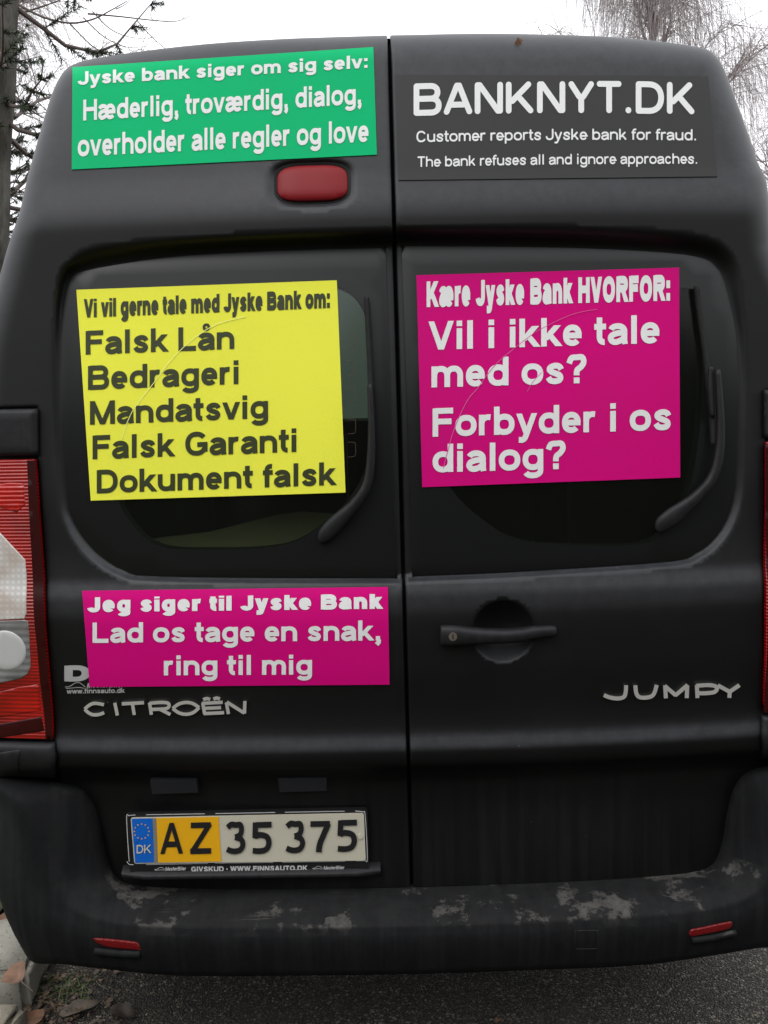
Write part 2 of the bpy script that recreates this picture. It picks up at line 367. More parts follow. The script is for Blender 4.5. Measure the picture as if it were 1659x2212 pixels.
# brake light dish, handle dish
bl = xz([(674, 397), (577, 397), (767, 399), (672, 346), (673, 452)], Y0); BL_C = bl[0]; BL_R = (.5 * (bl[2, 0] - bl[1, 0]), .5 * (bl[3, 1] - bl[4, 1]))
hd = xz([(1087, 1364), (1019, 1364), (1155, 1364)], Y0); HD_C = hd[0]; HD_R = .5 * (hd[2, 0] - hd[1, 0])
def Ydoor(x, z, side=None):
    x = np.atleast_1d(np.asarray(x, float)); z = np.atleast_1d(np.asarray(z, float)); y = Yout(x, z)
    if side is None: y = np.where(x < 0, recess(x, z, y, -1), recess(x, z, y, 1))
    else: y = recess(x, z, y, side)
    r = ((np.abs(x - BL_C[0]) / BL_R[0]) ** 3.6 + (np.abs(z - BL_C[1]) / BL_R[1]) ** 3.6) ** (1 / 3.6); y = y + .010 * smooth01((1.02 - r) / .26)
    r = np.hypot(x - HD_C[0], z - HD_C[1]) / HD_R; y = y + .032 * (1 - np.minimum(r, 1) ** 2.4)
    return y
Ysmooth = lambda x, z: Yout(np.atleast_1d(x), np.atleast_1d(z))

def super_outline(c, rx, rz, p=3.6, n=48): return np.array([(c[0] + rx * np.sign(math.cos(a)) * abs(math.cos(a)) ** (2 / p), c[1] + rz * np.sign(math.sin(a)) * abs(math.sin(a)) ** (2 / p)) for a in np.linspace(0, 2 * math.pi, n, False)])
# ---------------------------------------------------------------- the van
van = empty('van', (0, 0, 0), 'black high roof panel van seen from behind, covered in coloured protest signs', 'van')
sil_door = inset(np.vstack([SIL]), .0)
def sil_between(z0, side, d=.006):
    """the silhouette from height z0 on one side up to the seam, moved inwards by d"""
    q = [p for p in SIL if p[1] > z0 and ((p[0] < 0) if side < 0 else (p[0] > 0))]
    q = np.array(q) if side < 0 else np.array(q)[::-1]
    t = np.gradient(q, axis=0); t /= np.linalg.norm(t, axis=1)[:, None]; n = np.stack([t[:, 1], -t[:, 0]], 1) * (1 if side < 0 else -1)
    return q + n * d
seam_px = np.array([(SEAM(y), y) for y in np.linspace(73, 1935, 40)])
GAPPX = 3.3
def door_outline(side):
    s = xz([(x + side * GAPPX, y) for x, y in seam_px], Y0)
    top = sil_between(1.37, side); top = top[np.abs(top[:, 0]) > .03]
    s = s[s[:, 1] < top[-1, 1] - .004]
    zt = top[-1, 1] + .002
    s = np.vstack([[s[0, 0], zt], s])
    lampedge = xz([(80, 880), (81, 985), (88, 1100), (100, 1316), (117, 1598), (124, 1640), (132, 1690)] if side < 0 else [(1653, 846), (1653, 945), (1651, 1100), (1650, 1316), (1648, 1540), (1645, 1600), (1642, 1650)], Y0)
    step = np.array([[top[0, 0], lampedge[0, 1]], [lampedge[0, 0], lampedge[0, 1]]])
    bottom = np.array([[lampedge[-1, 0] * .965, .44], [s[-1, 0], .44]])
    s = s[s[:, 1] > .45]
    return np.vstack([s[::-1][::-1][::-1], top[::-1], step, lampedge, bottom])[:]
doors = {}
CLEAR_PX = [(225, 632), (450, 625), (640, 618), (735, 622), (782, 665), (800, 750), (804, 860), (797, 980), (765, 1062), (700, 1130), (612, 1178), (450, 1187), (340, 1178), (280, 1125), (245, 1050), (215, 900), (205, 740), (208, 650)]
HOLE = {}
for side in (-1, 1):
    ol = door_outline(side)
    px = CLEAR_PX if side < 0 else [(2 * SEAM(y) - x + 4, y - 8) for x, y in CLEAR_PX]
    HOLE[side] = catmull(xz(px, Yg), 4, True)
    lines = [resample(catmull(xz(a, f), 3), .006, False) for a, f in (((win_in_l, Yg), (win_out_l, Y0)) if side < 0 else ((win_in_r, Yg), (win_out_r, Y0)))]
    lines = [l[inside(l, ol) & (dist(l, ol) > .006)] for l in lines]
    ca = np.linspace(0, 2 * math.pi, 60); mid = []
    wi_d = resample(WINC[side][0], .002, False); strip = []
    near = np.array([wi_d[np.argmin(((wi_d - p) ** 2).sum(1))] for p in lines[1]])
    for t in (.2, .4, .6, .8):
        l = lines[1] * (1 - t) + near * t; strip.append(l[inside(l, ol) & (dist(l, ol) > .006)][::1])
    if side > 0: mid = [np.stack([HD_C[0] + HD_R * k * np.cos(ca), HD_C[1] + HD_R * k * np.sin(ca)], 1) for k in (1.0, .975, .95, .92, .86)]
    else: mid = [np.vstack([super_outline(BL_C, BL_R[0] * k, BL_R[1] * k), super_outline(BL_C, BL_R[0] * k, BL_R[1] * k)[:1]]) for k in (1.02, .94, .87, .8)]
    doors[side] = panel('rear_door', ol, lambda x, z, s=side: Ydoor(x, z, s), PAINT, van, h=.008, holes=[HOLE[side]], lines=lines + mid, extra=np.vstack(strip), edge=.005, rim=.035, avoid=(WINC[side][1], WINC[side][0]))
# body shell: silhouette carried forward, nose, floor
ye = Y0(SIL[:, 0], SIL[:, 1]) + ER
secs = [(None, 1, 1, 0), (.5, 1, 1, 0), (2.6, 1, 1, 0), (3.3, 1, .985, 0), (3.75, .985, .80, 0), (4.25, .97, .56, 0), (4.7, .95, .47, 0), (4.95, .86, .38, 0)]
V = []; Fc = []; n = len(SIL)
for i, (y, kx, kz, _) in enumerate(secs):
    for j, (x, z) in enumerate(SIL):
        zz = .34 + (z - .34) * kz; V.append((x * kx, (ye[j] if y is None else y), zz))
screen = []
for i in range(len(secs) - 1):
    for j in range(n - 1):
        q = (i * n + j, i * n + j + 1, (i + 1) * n + j + 1, (i + 1) * n + j)
        if (i in (3, 4) and SIL[j, 1] > 1.5) or (i == 2 and 1.22 < SIL[j, 1] < 1.72): screen.append(q)
        else: Fc.append(q)
k = (len(secs) - 1) * n
Fc.append(tuple(range(k, k + n)))
for i in range(len(secs) - 1): Fc.append((i * n, (i + 1) * n, (i + 1) * n + n - 1, i * n + n - 1))
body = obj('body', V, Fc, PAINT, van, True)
obj('windscreen', V, screen, CLEARG, van, True)
# dark strip behind the shut lines and behind the lamps
back = [np.array([p[0] * .985, p[1]]) for p in SIL[::1] if p[1] < 1.45 and p[0] < 0]
for side in (-1, 1):
    le = xz([(70, 870), (125, 1640), (128, 1700)] if side < 0 else [(1665, 840), (1645, 1600), (1640, 1700)], Y0)
    o_ = [(side * .934, z) for z in (.5, .8, 1.1)] + [(side * .915, le[0, 1] + .01)]
    pil = np.vstack([le + [-side * .06, 0], [[le[-1, 0], .5]], o_])
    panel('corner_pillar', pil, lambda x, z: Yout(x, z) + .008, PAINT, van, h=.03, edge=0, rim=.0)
sm = xz([(SEAM(y), y) for y in np.linspace(80, 1930, 30)], Y0)
g = MB()
for a, b in zip(sm[:-1], sm[1:]):
    ya, yb = Ydoor([a[0]], [a[1]])[0] + .022, Ydoor([b[0]], [b[1]])[0] + .022
    g.add([(a[0] - .014, ya, a[1]), (a[0] + .014, ya, a[1]), (b[0] + .014, yb, b[1]), (b[0] - .014, yb, b[1])], [(0, 1, 2, 3)])
g.build('door_seal', GAP, van)

# window panes and their black borders
for side in (-1, 1):
    win = WIN_L if side < 0 else WIN_R
    w = resample(win, .015, False)
    sx = [0, -1]
    ol = np.vstack([w, w[:1]])[:-1]; 
    for i in sx: ol[i] = ol[i] + [(.000), 0]
    ol = ol[np.abs(ol[:, 0] - np.interp(ol[:, 1], sm[::-1, 1], sm[::-1, 0])) > .007]
    panel('window_frame', inset(ol, .002), lambda x, z, s=side: Yg(x, z) - .0030, FRIT, doors[side], h=.03, holes=[HOLE[side]], edge=.001, rim=.003)
    panel('window_pane', inset(HOLE[side], -.001), lambda x, z: Yg(x, z) - .0022, GLASS, doors[side], h=.05, edge=0, rim=0)

# ---------------------------------------------------------------- lettering: a drawn alphabet
def arc(cx, cy, rx, ry, a0, a1, n=18, p=2.25):
    t = np.radians(np.linspace(a0, a1, n)); c, s = np.cos(t), np.sin(t)
    return [(cx + rx * np.sign(a) * abs(a) ** (2 / p), cy + ry * np.sign(b) * abs(b) ** (2 / p)) for a, b in zip(c, s)]
ADV = dict(a=.80, b=.86, d=.86, e=.79, f=.47, g=.86, h=.86, i=.39, k=.80, l=.39, m=1.25, n=.86, o=.85, p=.86, r=.56, s=.77, t=.48, u=.86, v=.79, w=1.1, y=.79, c=.78, A=1.0, B=1.0, C=1.02, D=1.02, E=.93, F=.86, G=1.08, H=1.02, I=.39, J=.78, K=1.02, L=.86, M=1.18, N=1.02, O=1.08, R=1.03, S=.95, T=.88, U=1.02, V=.95, W=1.34, Y=.95, Z=.88)
ADV.update({'æ': 1.24, 'å': .80, ' ': .39, ',': .39, '.': .39, ':': .43, '?': .82, '·': .39, '3': .8, '5': .8, '7': .8})
def strokes(ch, w, X, rnd):
    """centre lines of one letter, cap height 1: ('s', points[, closed]) is a stroke, ('d', top, bottom) a slanted one cut level"""
    t = w / 2; A = ADV[ch]; sb = .052; Lf = sb + t; Rt = A - sb - t; C = A / 2; o = []; s = lambda *p: o.append(('s', list(p))); S_ = lambda p: o.append(('s', list(map(tuple, p))))
    d = lambda a, b: o.append(('d', a, b)); cl = lambda p: o.append(('c', list(p))); tt = t * .9; e = t if rnd else 0
    if ch in 'l': s((C, e), (C, 1 - e))
    elif ch == 'I': s((C, e), (C, 1 - e))
    elif ch == 'i': s((C, e), (C, X - e)); s((C, max(1 - w * .95, X + .075) + e), (C, 1 - e))
    elif ch in 'nhm':
        s((Lf, e), (Lf, (1 if ch == 'h' else X) - e)); n = 2 if ch == 'm' else 1; wd = (Rt - Lf) / n
        for k in range(n):
            a, b = Lf + wd * k, Lf + wd * (k + 1); ry = min(.27, .7 * X / 2)
            S_(arc((a + b) / 2, X - tt - ry, (b - a) / 2, ry, 180, 0) + [(b, e)])
    elif ch == 'u':
        s((Rt, e), (Rt, X - e)); S_([(Lf, X - e)] + arc(C, tt + .25, (Rt - Lf) / 2, .25, 180, 360))
    elif ch == 'r': s((Lf, e), (Lf, X - e)); S_(arc(Lf + .26, X - tt - .26, .26, .26, 180, 78) )
    elif ch in 'bdpgo':
        cl(arc(C, X / 2, (Rt - Lf) / 2 + (.02 if ch == 'o' else 0), X / 2 - tt, 0, 360, 36)[:-1])
        if ch == 'b': s((Lf, e), (Lf, 1 - e))
        if ch == 'd': s((Rt, e), (Rt, 1 - e))
        if ch == 'p': s((Lf, -.28 + e), (Lf, X - e))
        if ch == 'g': S_([(Rt, X - e), (Rt, -.02)] + arc(C, -.02, (Rt - Lf) / 2, .27 - tt, 0, -158)[1:])
    elif ch == 'e':
        S_(arc(C, X / 2, (Rt - Lf) / 2, X / 2 - tt, 0, 318, 30)); s((Lf, X * .49), (Rt + t * .96, X * .49))
    elif ch == 'c': S_(arc(C, X / 2, (Rt - Lf) / 2, X / 2 - tt, 42, 318, 30))
    elif ch in 'aå':
        S_(arc((Lf + Rt) / 2 - .01, X - tt - .2, (Rt - Lf) / 2 + .01, .2, 158, 0) + [(Rt, .14), (Rt + .02, e)])
        S_(catmull([(Rt, X * .56), (C - .02, X * .53), (Lf + .03, X * .43), (Lf - .015, X * .27), (Lf + .07, tt + .005), (C - .02, tt - .005), (Rt - .07, X * .24), (Rt, X * .40)], 5))
        if ch == 'å': cl(arc(C, X + .235, .105, .105, 0, 360, 20)[:-1])
    elif ch == 'æ':
        m = .60
        S_(arc((Lf + m) / 2 - .02, X - tt - .2, (m - Lf) / 2 + .02, .2, 158, 0) + [(m, X * .3)])
        S_(catmull([(m, X * .56), (.34, X * .53), (Lf + .03, X * .43), (Lf - .015, X * .27), (Lf + .07, tt + .005), (.34, tt - .005), (m - .07, X * .22), (m, X * .40)], 5))
        S_(arc((m + Rt) / 2, X / 2, (Rt - m) / 2, X / 2 - tt, 0, 318, 30)); s((m, X * .49), (Rt + t * .96, X * .49))
    elif ch == 's' or ch == 'S':
        H = X if ch == 's' else 1; P = np.array([(.625, .50), (.56, .60), (.40, .635), (.23, .585), (.185, .50), (.27, .42), (.42, .365), (.56, .30), (.60, .21), (.54, .125), (.385, .095), (.22, .13), (.14, .235)])
        P[:, 0] = Lf + (P[:, 0] - .14) / .485 * (Rt - Lf); P[:, 1] = tt + (P[:, 1] - .095) / .54 * (H - 2 * tt); S_(catmull(P, 5))
    elif ch == 't':
        c = .19 + t * .2; S_([(c, .96 - e), (c, .28)] + arc(c + .17, .28, .17, .28 - tt, 180, 275)[1:]); s((.02 + e, X - tt), (A - .03 - e, X - tt))
    elif ch == 'f':
        c = .17 + t * .3; S_([(c, e), (c, .76)] + arc(c + .18, .76, .18, .24 - tt, 180, 80)[1:]); s((.02 + e, X - tt), (A - .02 - e, X - tt))
    elif ch in 'kK':
        H = X if ch == 'k' else 1; s((Lf, e), (Lf, 1 - e)); j = (Lf + .02, H * .30)
        d((Rt + .0, H), j); q = .36; d((j[0] + (Rt - j[0]) * q, j[1] + (H - j[1]) * q + .02), (Rt + .06, 0))
    elif ch in 'vV': H = X if ch == 'v' else 1; d((Lf - .04, H), (C, 0)); d((Rt + .04, H), (C, 0))
    elif ch in 'wW':
        H = X if ch == 'w' else 1; q = (A - 2 * Lf + .08) / 4; x0 = Lf - .04
        d((x0, H), (x0 + q, 0)); d((x0 + 2 * q, H), (x0 + q, 0)); d((x0 + 2 * q, H), (x0 + 3 * q, 0)); d((x0 + 4 * q, H), (x0 + 3 * q, 0))
    elif ch == 'y':
        d((Lf - .04, X), (C, .0)); x1 = Rt + .04; sl = (x1 - C) / X; d((x1, X), (C - sl * .10, -.10)); S_(catmull([(C - sl * .04, -.03), (C - sl * .16, -.13), (C - .14, -.29 + tt), (C - .29, -.29 + tt)], 5))
    elif ch == 'A':
        x0, x1 = Lf - .05, Rt + .05; d((C - .0, 1), (x0, 0)); d((C + .0, 1), (x1, 0)); s((x0 + .16, .31), (x1 - .16, .31))
    elif ch in 'BR':
        s((Lf, e), (Lf, 1 - e)); m = .52; r1 = (1 - tt - m) / 2; xr = Rt - (.03 if ch == 'B' else 0)
        S_([(Lf, 1 - tt)] + arc(xr - r1 - .04, 1 - tt - r1, r1 + .04, r1, 90, -90) + [(Lf, m)])
        if ch == 'B': r2 = (m - tt) / 2; S_([(Lf, m)] + arc(Rt - r2 - .02, tt + r2, r2 + .03, r2, 90, -90) + [(Lf, tt)])
        else: d((C + .02, m), (Rt + .04, 0))
    elif ch in 'CGO':
        if ch == 'O': cl(arc(C, .5, (Rt - Lf) / 2, .5 - tt, 0, 360, 40)[:-1])
        else:
            S_(arc(C + .01, .5, (Rt - Lf) / 2, .5 - tt, 38, 322 if ch == 'C' else 335, 34))
            if ch == 'G': s((C + .04, .46), (Rt + t * .95, .46)); s((Rt, .46), (Rt, .15))
    elif ch == 'D': s((Lf, e), (Lf, 1 - e)); S_([(Lf, 1 - tt), (C - .04, 1 - tt)] + arc(C - .04, .5, Rt - C + .04, .5 - tt, 90, -90)[1:] + [(Lf, tt)])
    elif ch in 'EF':
        s((Lf, e), (Lf, 1 - e)); s((Lf, 1 - tt), (A - sb - e, 1 - tt)); s((Lf, .53), (A - sb - .06 - e, .53))
        if ch == 'E': s((Lf, tt), (A - sb + .01 - e, tt))
    elif ch == 'H': s((Lf, e), (Lf, 1 - e)); s((Rt, e), (Rt, 1 - e)); s((Lf, .53), (Rt, .53))
    elif ch == 'J': S_([(Rt, 1 - e), (Rt, .33)] + arc((Lf + Rt) / 2 - .03, .33, (Rt - Lf) / 2 + .03, .33 - tt, 0, -172)[1:])
    elif ch == 'L': s((Lf, e), (Lf, 1 - e)); s((Lf, tt), (A - .05 - e, tt))
    elif ch == 'M': s((Lf, e), (Lf, 1 - e)); s((Rt, e), (Rt, 1 - e)); d((Lf, 1), (C, 0)); d((Rt, 1), (C, 0))
    elif ch == 'N': s((Lf, e), (Lf, 1 - e)); s((Rt, e), (Rt, 1 - e)); d((Lf, 1), (Rt, 0))
    elif ch == 'T': s((C, e), (C, 1 - tt)); s((.04 + e, 1 - tt), (A - .04 - e, 1 - tt))
    elif ch == 'U': S_([(Lf, 1 - e)] + arc(C, tt + .32, (Rt - Lf) / 2, .32, 180, 360) + [(Rt, 1 - e)])
    elif ch == 'Y': d((Lf - .05, 1), (C, .42)); d((Rt + .05, 1), (C, .42)); s((C, e), (C, .48))
    elif ch == 'Z': s((.07 + e, 1 - tt), (A - .07 - e, 1 - tt)); s((.05 + e, tt), (A - .06 - e, tt)); d((Rt + .01, 1 - tt), (Lf - .01, tt))
    elif ch == '3':
        S_(catmull([(Lf - .04, .84), (Lf + .10, .94), (C, 1 - tt), (Rt - .09, .92), (Rt - .04, .76), (Rt - .10, .60), (C - .02, .53)], 5)); S_(catmull([(C - .02, .53), (Rt - .05, .45), (Rt + .01, .28), (Rt - .08, .13), (C, tt), (Lf + .08, .10), (Lf - .06, .16)], 5))
    elif ch == '5':
        s((Lf + .05, 1 - tt), (Rt - .0 + t, 1 - tt)); s((Lf + .05, 1), (Lf + .03, .50)); S_(catmull([(Lf + .02, .55), (C - .05, .60), (Rt - .07, .53), (Rt, .33), (Rt - .08, .15), (C - .03, tt), (Lf - .05, .10)], 6))
    elif ch == '7': s((Lf - .06, 1 - tt), (Rt + .05, 1 - tt)); S_(catmull([(Rt + .0, 1 - tt), (C + .10, .55), (C - .02, .25), (C - .05, 0)], 5))
    elif ch == '.': s((C, 0 + e), (C, w * 1.05 - e + (.001 if rnd else 0)))
    elif ch == '·': s((C, .45 - t), (C, .45 + t))
    elif ch == ',': s((C, w * 1.05), (C, .0)); S_([(C + t * .45, .05), (C + t * .3, -.10), (C - t * .6, -.20)])
    elif ch == ':': s((C, 0), (C, min(w, X * .42))); s((C, X - min(w, X * .42)), (C, X))
    elif ch == '?':
        S_(catmull([(Lf - .02, .70), (Lf + .07, .88), (C, 1 - tt), (Rt - .06, .90), (Rt, .74), (Rt - .09, .58), (C + .02, .46), (C, .28)], 6)); s((C, 0), (C, w))
    return o
def stroke_poly(P, w, closed=False, rnd=False):
    P = np.array(P, float); t = w / 2
    if closed:
        tg = np.roll(P, -1, 0) - np.roll(P, 1, 0)
    else: tg = np.gradient(P, axis=0)
    tg /= np.linalg.norm(tg, axis=1)[:, None] + 1e-12; nm = np.stack([-tg[:, 1], tg[:, 0]], 1)
    k = np.ones(len(P))
    if not closed and len(P) > 2:
        for i in range(1, len(P) - 1):
            a = P[i] - P[i - 1]; b = P[i + 1] - P[i]; c = (a @ b) / (np.linalg.norm(a) * np.linalg.norm(b) + 1e-12)
            k[i] = min(1.4, 1 / max(.3, math.sqrt(max((1 + c) / 2, .01))))
    Lp, Rp = P + nm * (t * k)[:, None], P - nm * (t * k)[:, None]
    if closed: return [Lp, Rp]
    def cap(p, d): a0 = math.atan2(d[1], d[0]); return [p + t * np.array([math.cos(a0 + x), math.sin(a0 + x)]) for x in np.linspace(math.pi / 2, -math.pi / 2, 9)[1:-1]]
    if rnd: return [np.vstack([Lp, cap(P[-1], tg[-1]), Rp[::-1], cap(P[0], -tg[0])])]
    return [np.vstack([Lp, Rp[::-1]])]
GLY = {}
def union(polys):
    """polys: list of (loops, is_ring) -> one flat mesh without overlaps"""
    V, T = cdt([l for loops, _ in polys for l in loops], [], [])
    if not len(T): return V, T
    c = V[T].mean(1); k = np.zeros(len(T), bool)
    for loops, ring in polys:
        if ring:
            a, b = inside(c, loops[0]), inside(c, loops[1]); k |= a ^ b
        else: k |= winding(c, loops[0]) != 0
    T = T[k]; a, b, d = V[T[:, 0]], V[T[:, 1]], V[T[:, 2]]; s = (b[:, 0] - a[:, 0]) * (d[:, 1] - a[:, 1]) - (b[:, 1] - a[:, 1]) * (d[:, 0] - a[:, 0])
    return V, np.where((s > 0)[:, None], T, T[:, ::-1])
def glyph(ch, w, X, rnd):
    key = (ch, w, X, rnd)
    if key in GLY: return GLY[key]
    polys = []
    for st in strokes(ch, w, X, rnd):
        if st[0] == 's': polys.append((stroke_poly(st[1], w, False, rnd), False))
        elif st[0] == 'c': polys.append((stroke_poly(st[1], w if ch != 'å' else w * .55, True), True))
        else:
            (x1, y1), (x2, y2) = st[1], st[2]
            if rnd:
                e = w / 2; q = e / abs(y1 - y2); a = (x1 + (x2 - x1) * q, y1 + (y2 - y1) * q); b = (x2 + (x1 - x2) * q, y2 + (y1 - y2) * q); polys.append((stroke_poly([a, b], w, False, True), False))
            else:
                h = w * .5 * math.hypot(x1 - x2, y1 - y2) / abs(y1 - y2) * .96; polys.append(([np.array([(x1 - h, y1), (x1 + h, y1), (x2 + h, y2), (x2 - h, y2)])], False))
    GLY[key] = union(polys); return GLY[key]
def text_flat(txt, w=.2, X=.73, rnd=False, track=0.0):
    V = []; T = []; x = 0; n = 0
    for ch in txt:
        if ch != ' ':
            v, t = glyph(ch, w, X, rnd); V.append(v + [x, 0]); T.append(t + n); n += len(v)
        x += ADV[ch] + track
    V = np.vstack(V); V[:, 0] -= V[:, 0].min(); return V, np.vstack(T)
def fit(V, xl, yl, xr, yr, cap, sag=0.0):
    """stretch flat text so that its ink runs from (xl, yl) to (xr, yr), baseline to baseline, with this cap height"""
    u = V[:, 0] / V[:, 0].max(); return np.stack([xl + (xr - xl) * u, yl + (yr - yl) * u - V[:, 1] * cap + sag * 4 * u * (1 - u)], 1)
def lettering(txt, xl, yl, xr, yr, cap, mat, parent, yf=None, off=.0032, name='lettering', sag=0.0, lean=0.0, **k):
    V, T = text_flat(txt, **k)
    if lean: V[:, 0] += V[:, 1] * lean * 1.0; V[:, 0] -= V[:, 0].min()
    q = fit(V, xl, yl, xr, yr, cap, sag); P = hit(q[:, 0], q[:, 1], yf or Ysign, off)
    return obj(name, P, T, mat, parent)
def Ysign(x, z):       # a sign spans the brake light dish and the like
    x = np.atleast_1d(x); z = np.atleast_1d(z); y = Yout(x, z); return np.where(x < 0, recess(x, z, y, -1), recess(x, z, y, 1))
Ywin = lambda x, z: Yg(x, z) - .004
def sign(name, corners, mat, yf, off=.0022, n=42, wob=0.0):
    a, b, c, d = [np.array(p, float) for p in corners]; V = []; Fc = []      # top left, top right, bottom right, bottom left
    for j in range(n + 1):
        for i in range(n + 1):
            u, v = i / n, j / n; V.append(a * (1 - u) * (1 - v) + b * u * (1 - v) + c * u * v + d * (1 - u) * v)
    V = np.array(V); P = hit(V[:, 0], V[:, 1], yf, off)
    for j in range(n):
        for i in range(n): k = j * (n + 1) + i; Fc.append((k, k + n + 1, k + n + 2, k + 1))
    # a thin edge turned towards the door
    m = len(P); ring = [i for i in range(n)] + [i * (n + 1) + n for i in range(n)] + [n * (n + 1) + n - i for i in range(n)] + [(n - i) * (n + 1) for i in range(n)]
    q = len(ring); P = np.vstack([P, P[ring], P[ring] + [0, .0018, 0]])
    for i in range(q): k = (i + 1) % q; Fc.append((m + i, m + k, m + q + k, m + q + i))
    return obj(name, P, Fc, mat, van, True)

B = dict(w=.205, X=.73)
s = sign('green_sign', [(156.5, 145), (806.5, 101.5), (814, 334), (155, 366)], GREEN, Ysign)
lettering('Jyske bank siger om sig selv:', 168, 183.5, 794, 146.5, 28.5, WHITE, s, w=.225, X=.74)
lettering('Hæderlig, troværdig, dialog,', 180, 260.5, 781, 224.5, 45, WHITE, s, w=.20, X=.73)
lettering('overholder alle regler og love', 168, 338, 796, 306, 48, WHITE, s, w=.20, X=.73)
s = sign('grey_sign', [(852, 161), (1530, 164), (1550, 381), (861, 389)], GREYV, Ysign)
lettering('BANKNYT.DK', 893.5, 250, 1500, 247, 69, WHITE, s, sag=-4, w=.185, rnd=True, track=-.01)
lettering('Customer reports Jyske bank for fraud.', 899.5, 307.5, 1503.5, 303.5, 24.5, WHITE, s, sag=-3, w=.16, rnd=True)
lettering('The bank refuses all and ignore approaches.', 902, 361, 1506, 354, 23, WHITE, s, sag=-2, w=.16, rnd=True)
yel = s = sign('yellow_sign', [(165, 626), (727.5, 605.4), (746.5, 1064), (196, 1081.5)], YELLOW, Ywin)
lettering('Vi vil gerne tale med Jyske Bank om:', 181, 686, 712.5, 665, 40, BLACKV, s, Ywin, w=.285, X=.79, track=-.02)
for tx, a in (('Falsk Lån', (185, 766, 506, 753.5, 51)), ('Bedrageri', (190, 842, 515, 829.5, 51.5)), ('Mandatsvig', (194, 917.5, 579, 903, 51)), ('Falsk Garanti', (200, 992, 640, 976, 51)), ('Dokument falsk', (209, 1065.5, 728, 1047.5, 50))):
    lettering(tx, *a, BLACKV, s, Ywin, **B)
mag = s = sign('magenta_sign', [(899.5, 594.4), (1467, 578), (1469.5, 1031.5), (912, 1052.5)], PINK, Ywin)
lettering('Kære Jyske Bank HVORFOR:', 921, 663.5, 1447.5, 649.5, 55.5, WHITE, s, Ywin, w=.30, X=.79, track=.0)
for tx, a in (('Vil i ikke tale', (925.5, 756, 1424.5, 741, 61.5)), ('med os?', (932, 837, 1267, 827.5, 62)), ('Forbyder i os', (934.5, 943.5, 1449.5, 928.5, 61)), ('dialog?', (934.5, 1020.5, 1222, 1013, 61))):
    lettering(tx, *a, WHITE, s, Ywin, **B)
s = sign('magenta_sign', [(177.5, 1276.5), (838, 1268), (841.5, 1479), (193.5, 1484)], PINK, Ysign, .004)
lettering('Jeg siger til Jyske Bank', 188.5, 1322.5, 828, 1315, 32, WHITE, s, off=.0050, w=.30, X=.80, track=.03)
lettering('Lad os tage en snak,', 200, 1388.5, 823, 1383.5, 43.5, WHITE, s, off=.0050, **B)
lettering('ring til mig', 354, 1459, 674, 1457, 43, WHITE, s, off=.0050, **B)

# pale scrapes that the wipers rubbed into two of the signs
def scrape(sgn, pts, w, mat): return line_part([catmull(pts, 6)], w, mat, sgn, 'scrape', Ywin, .0038)
SCR_Y, SCR_P = M('scraped_yellow', (.90, .90, .28), .6, spec=.1), M('scraped_magenta', (.72, .12, .36), .6, spec=.1)
# older dealer print, half hidden by the lower magenta sign
D = doors[-1]
lettering('DK', 139, 1472, 262, 1470, 34, SILVERV, D, Ysign, .0012, 'dealer_lettering', w=.30)
lettering('www.finnsauto.dk', 144, 1498.5, 270, 1496.5, 10.5, SILVERV, D, Ysign, .0012, 'dealer_lettering', w=.2)
lettering('MesterBiler', 187, 1486.5, 268, 1485.5, 11, SILVERV, D, Ysign, .0012, 'dealer_lettering', w=.2, lean=.25)
def line_part(paths, w, mat, parent, name, yf, off, rnd=True):
    polys = [(stroke_poly(p, w, False, rnd), False) for p in paths]; V, T = union([([np.array(l) * [1, -1] for l in loops], r) for loops, r in polys]); V = V * [1, -1]
    P = hit(V[:, 0], V[:, 1], yf, off); return obj(name, P, T, mat, parent)
def car_swoosh(x, y, k): return [catmull(np.array([(0, 9), (8, 8), (14, 5), (22, 0), (31, 0), (37, 4), (43, 9)]) * k + [x, y], 4), catmull(np.array([(2, 12), (16, 11), (30, 10), (41, 12)]) * k + [x, y], 4)]
line_part(car_swoosh(141, 1475, 1), 1.3, SILVERV, D, 'dealer_emblem', Ysign, .0012)

scrape(yel, [(262, 950), (285, 890), (330, 830), (372, 775), (420, 730), (470, 700), (530, 684)], 1.6, SCR_Y)
scrape(mag, [(958, 1010), (980, 930), (1008, 868), (1032, 838), (1068, 790), (1109, 754)], 1.5, SCR_P); scrape(mag, [(1109, 754), (1150, 722), (1185, 702), (1240, 678), (1290, 668)], 1.1, SCR_P); scrape(mag, [(1139, 846), (1152, 824), (1170, 804)], 1.0, SCR_P)
# chromed badges
def badge(name, paths, w, parent):
    polys = []
    for p in paths:
        if isinstance(p, tuple): polys.append(([np.array(p[0], float) * [1, -1]], False))
        else: polys.append(([l * [1, -1] for l in stroke_poly(p, w)], False))
    V, T = union(polys); V = V * [1, -1]
    m = len(V); P0 = hit(V[:, 0], V[:, 1], Ysign, .0055); P1 = hit(V[:, 0], V[:, 1], Ysign, .0)
    cnt = {}
    for t in T:
        for i in range(3):
            ed = (t[i], t[(i + 1) % 3]); kk = (min(ed), max(ed)); cnt[kk] = None if kk in cnt else ed
    f = [tuple(t) for t in T] + [(b, a, a + m, b + m) for a, b in [e for e in cnt.values() if e]]
    o = obj(name, np.vstack([P0, P1]), f, CHROME, parent)
    bv = o.modifiers.new('soft edges', 'BEVEL'); bv.width = .0014; bv.segments = 2; bv.limit_method = 'ANGLE'; bv.angle_limit = .6
    return o
Z = lambda L_: [((x) / 2, y / 2 + 1016.5) for x, y in L_]            # from an enlarged view of the photograph
ell = lambda cx, cy, rx, ry, a0, a1, n=24: [(cx + rx * math.cos(math.radians(a)), cy - ry * math.sin(math.radians(a))) for a in np.linspace(a0, a1, n)]
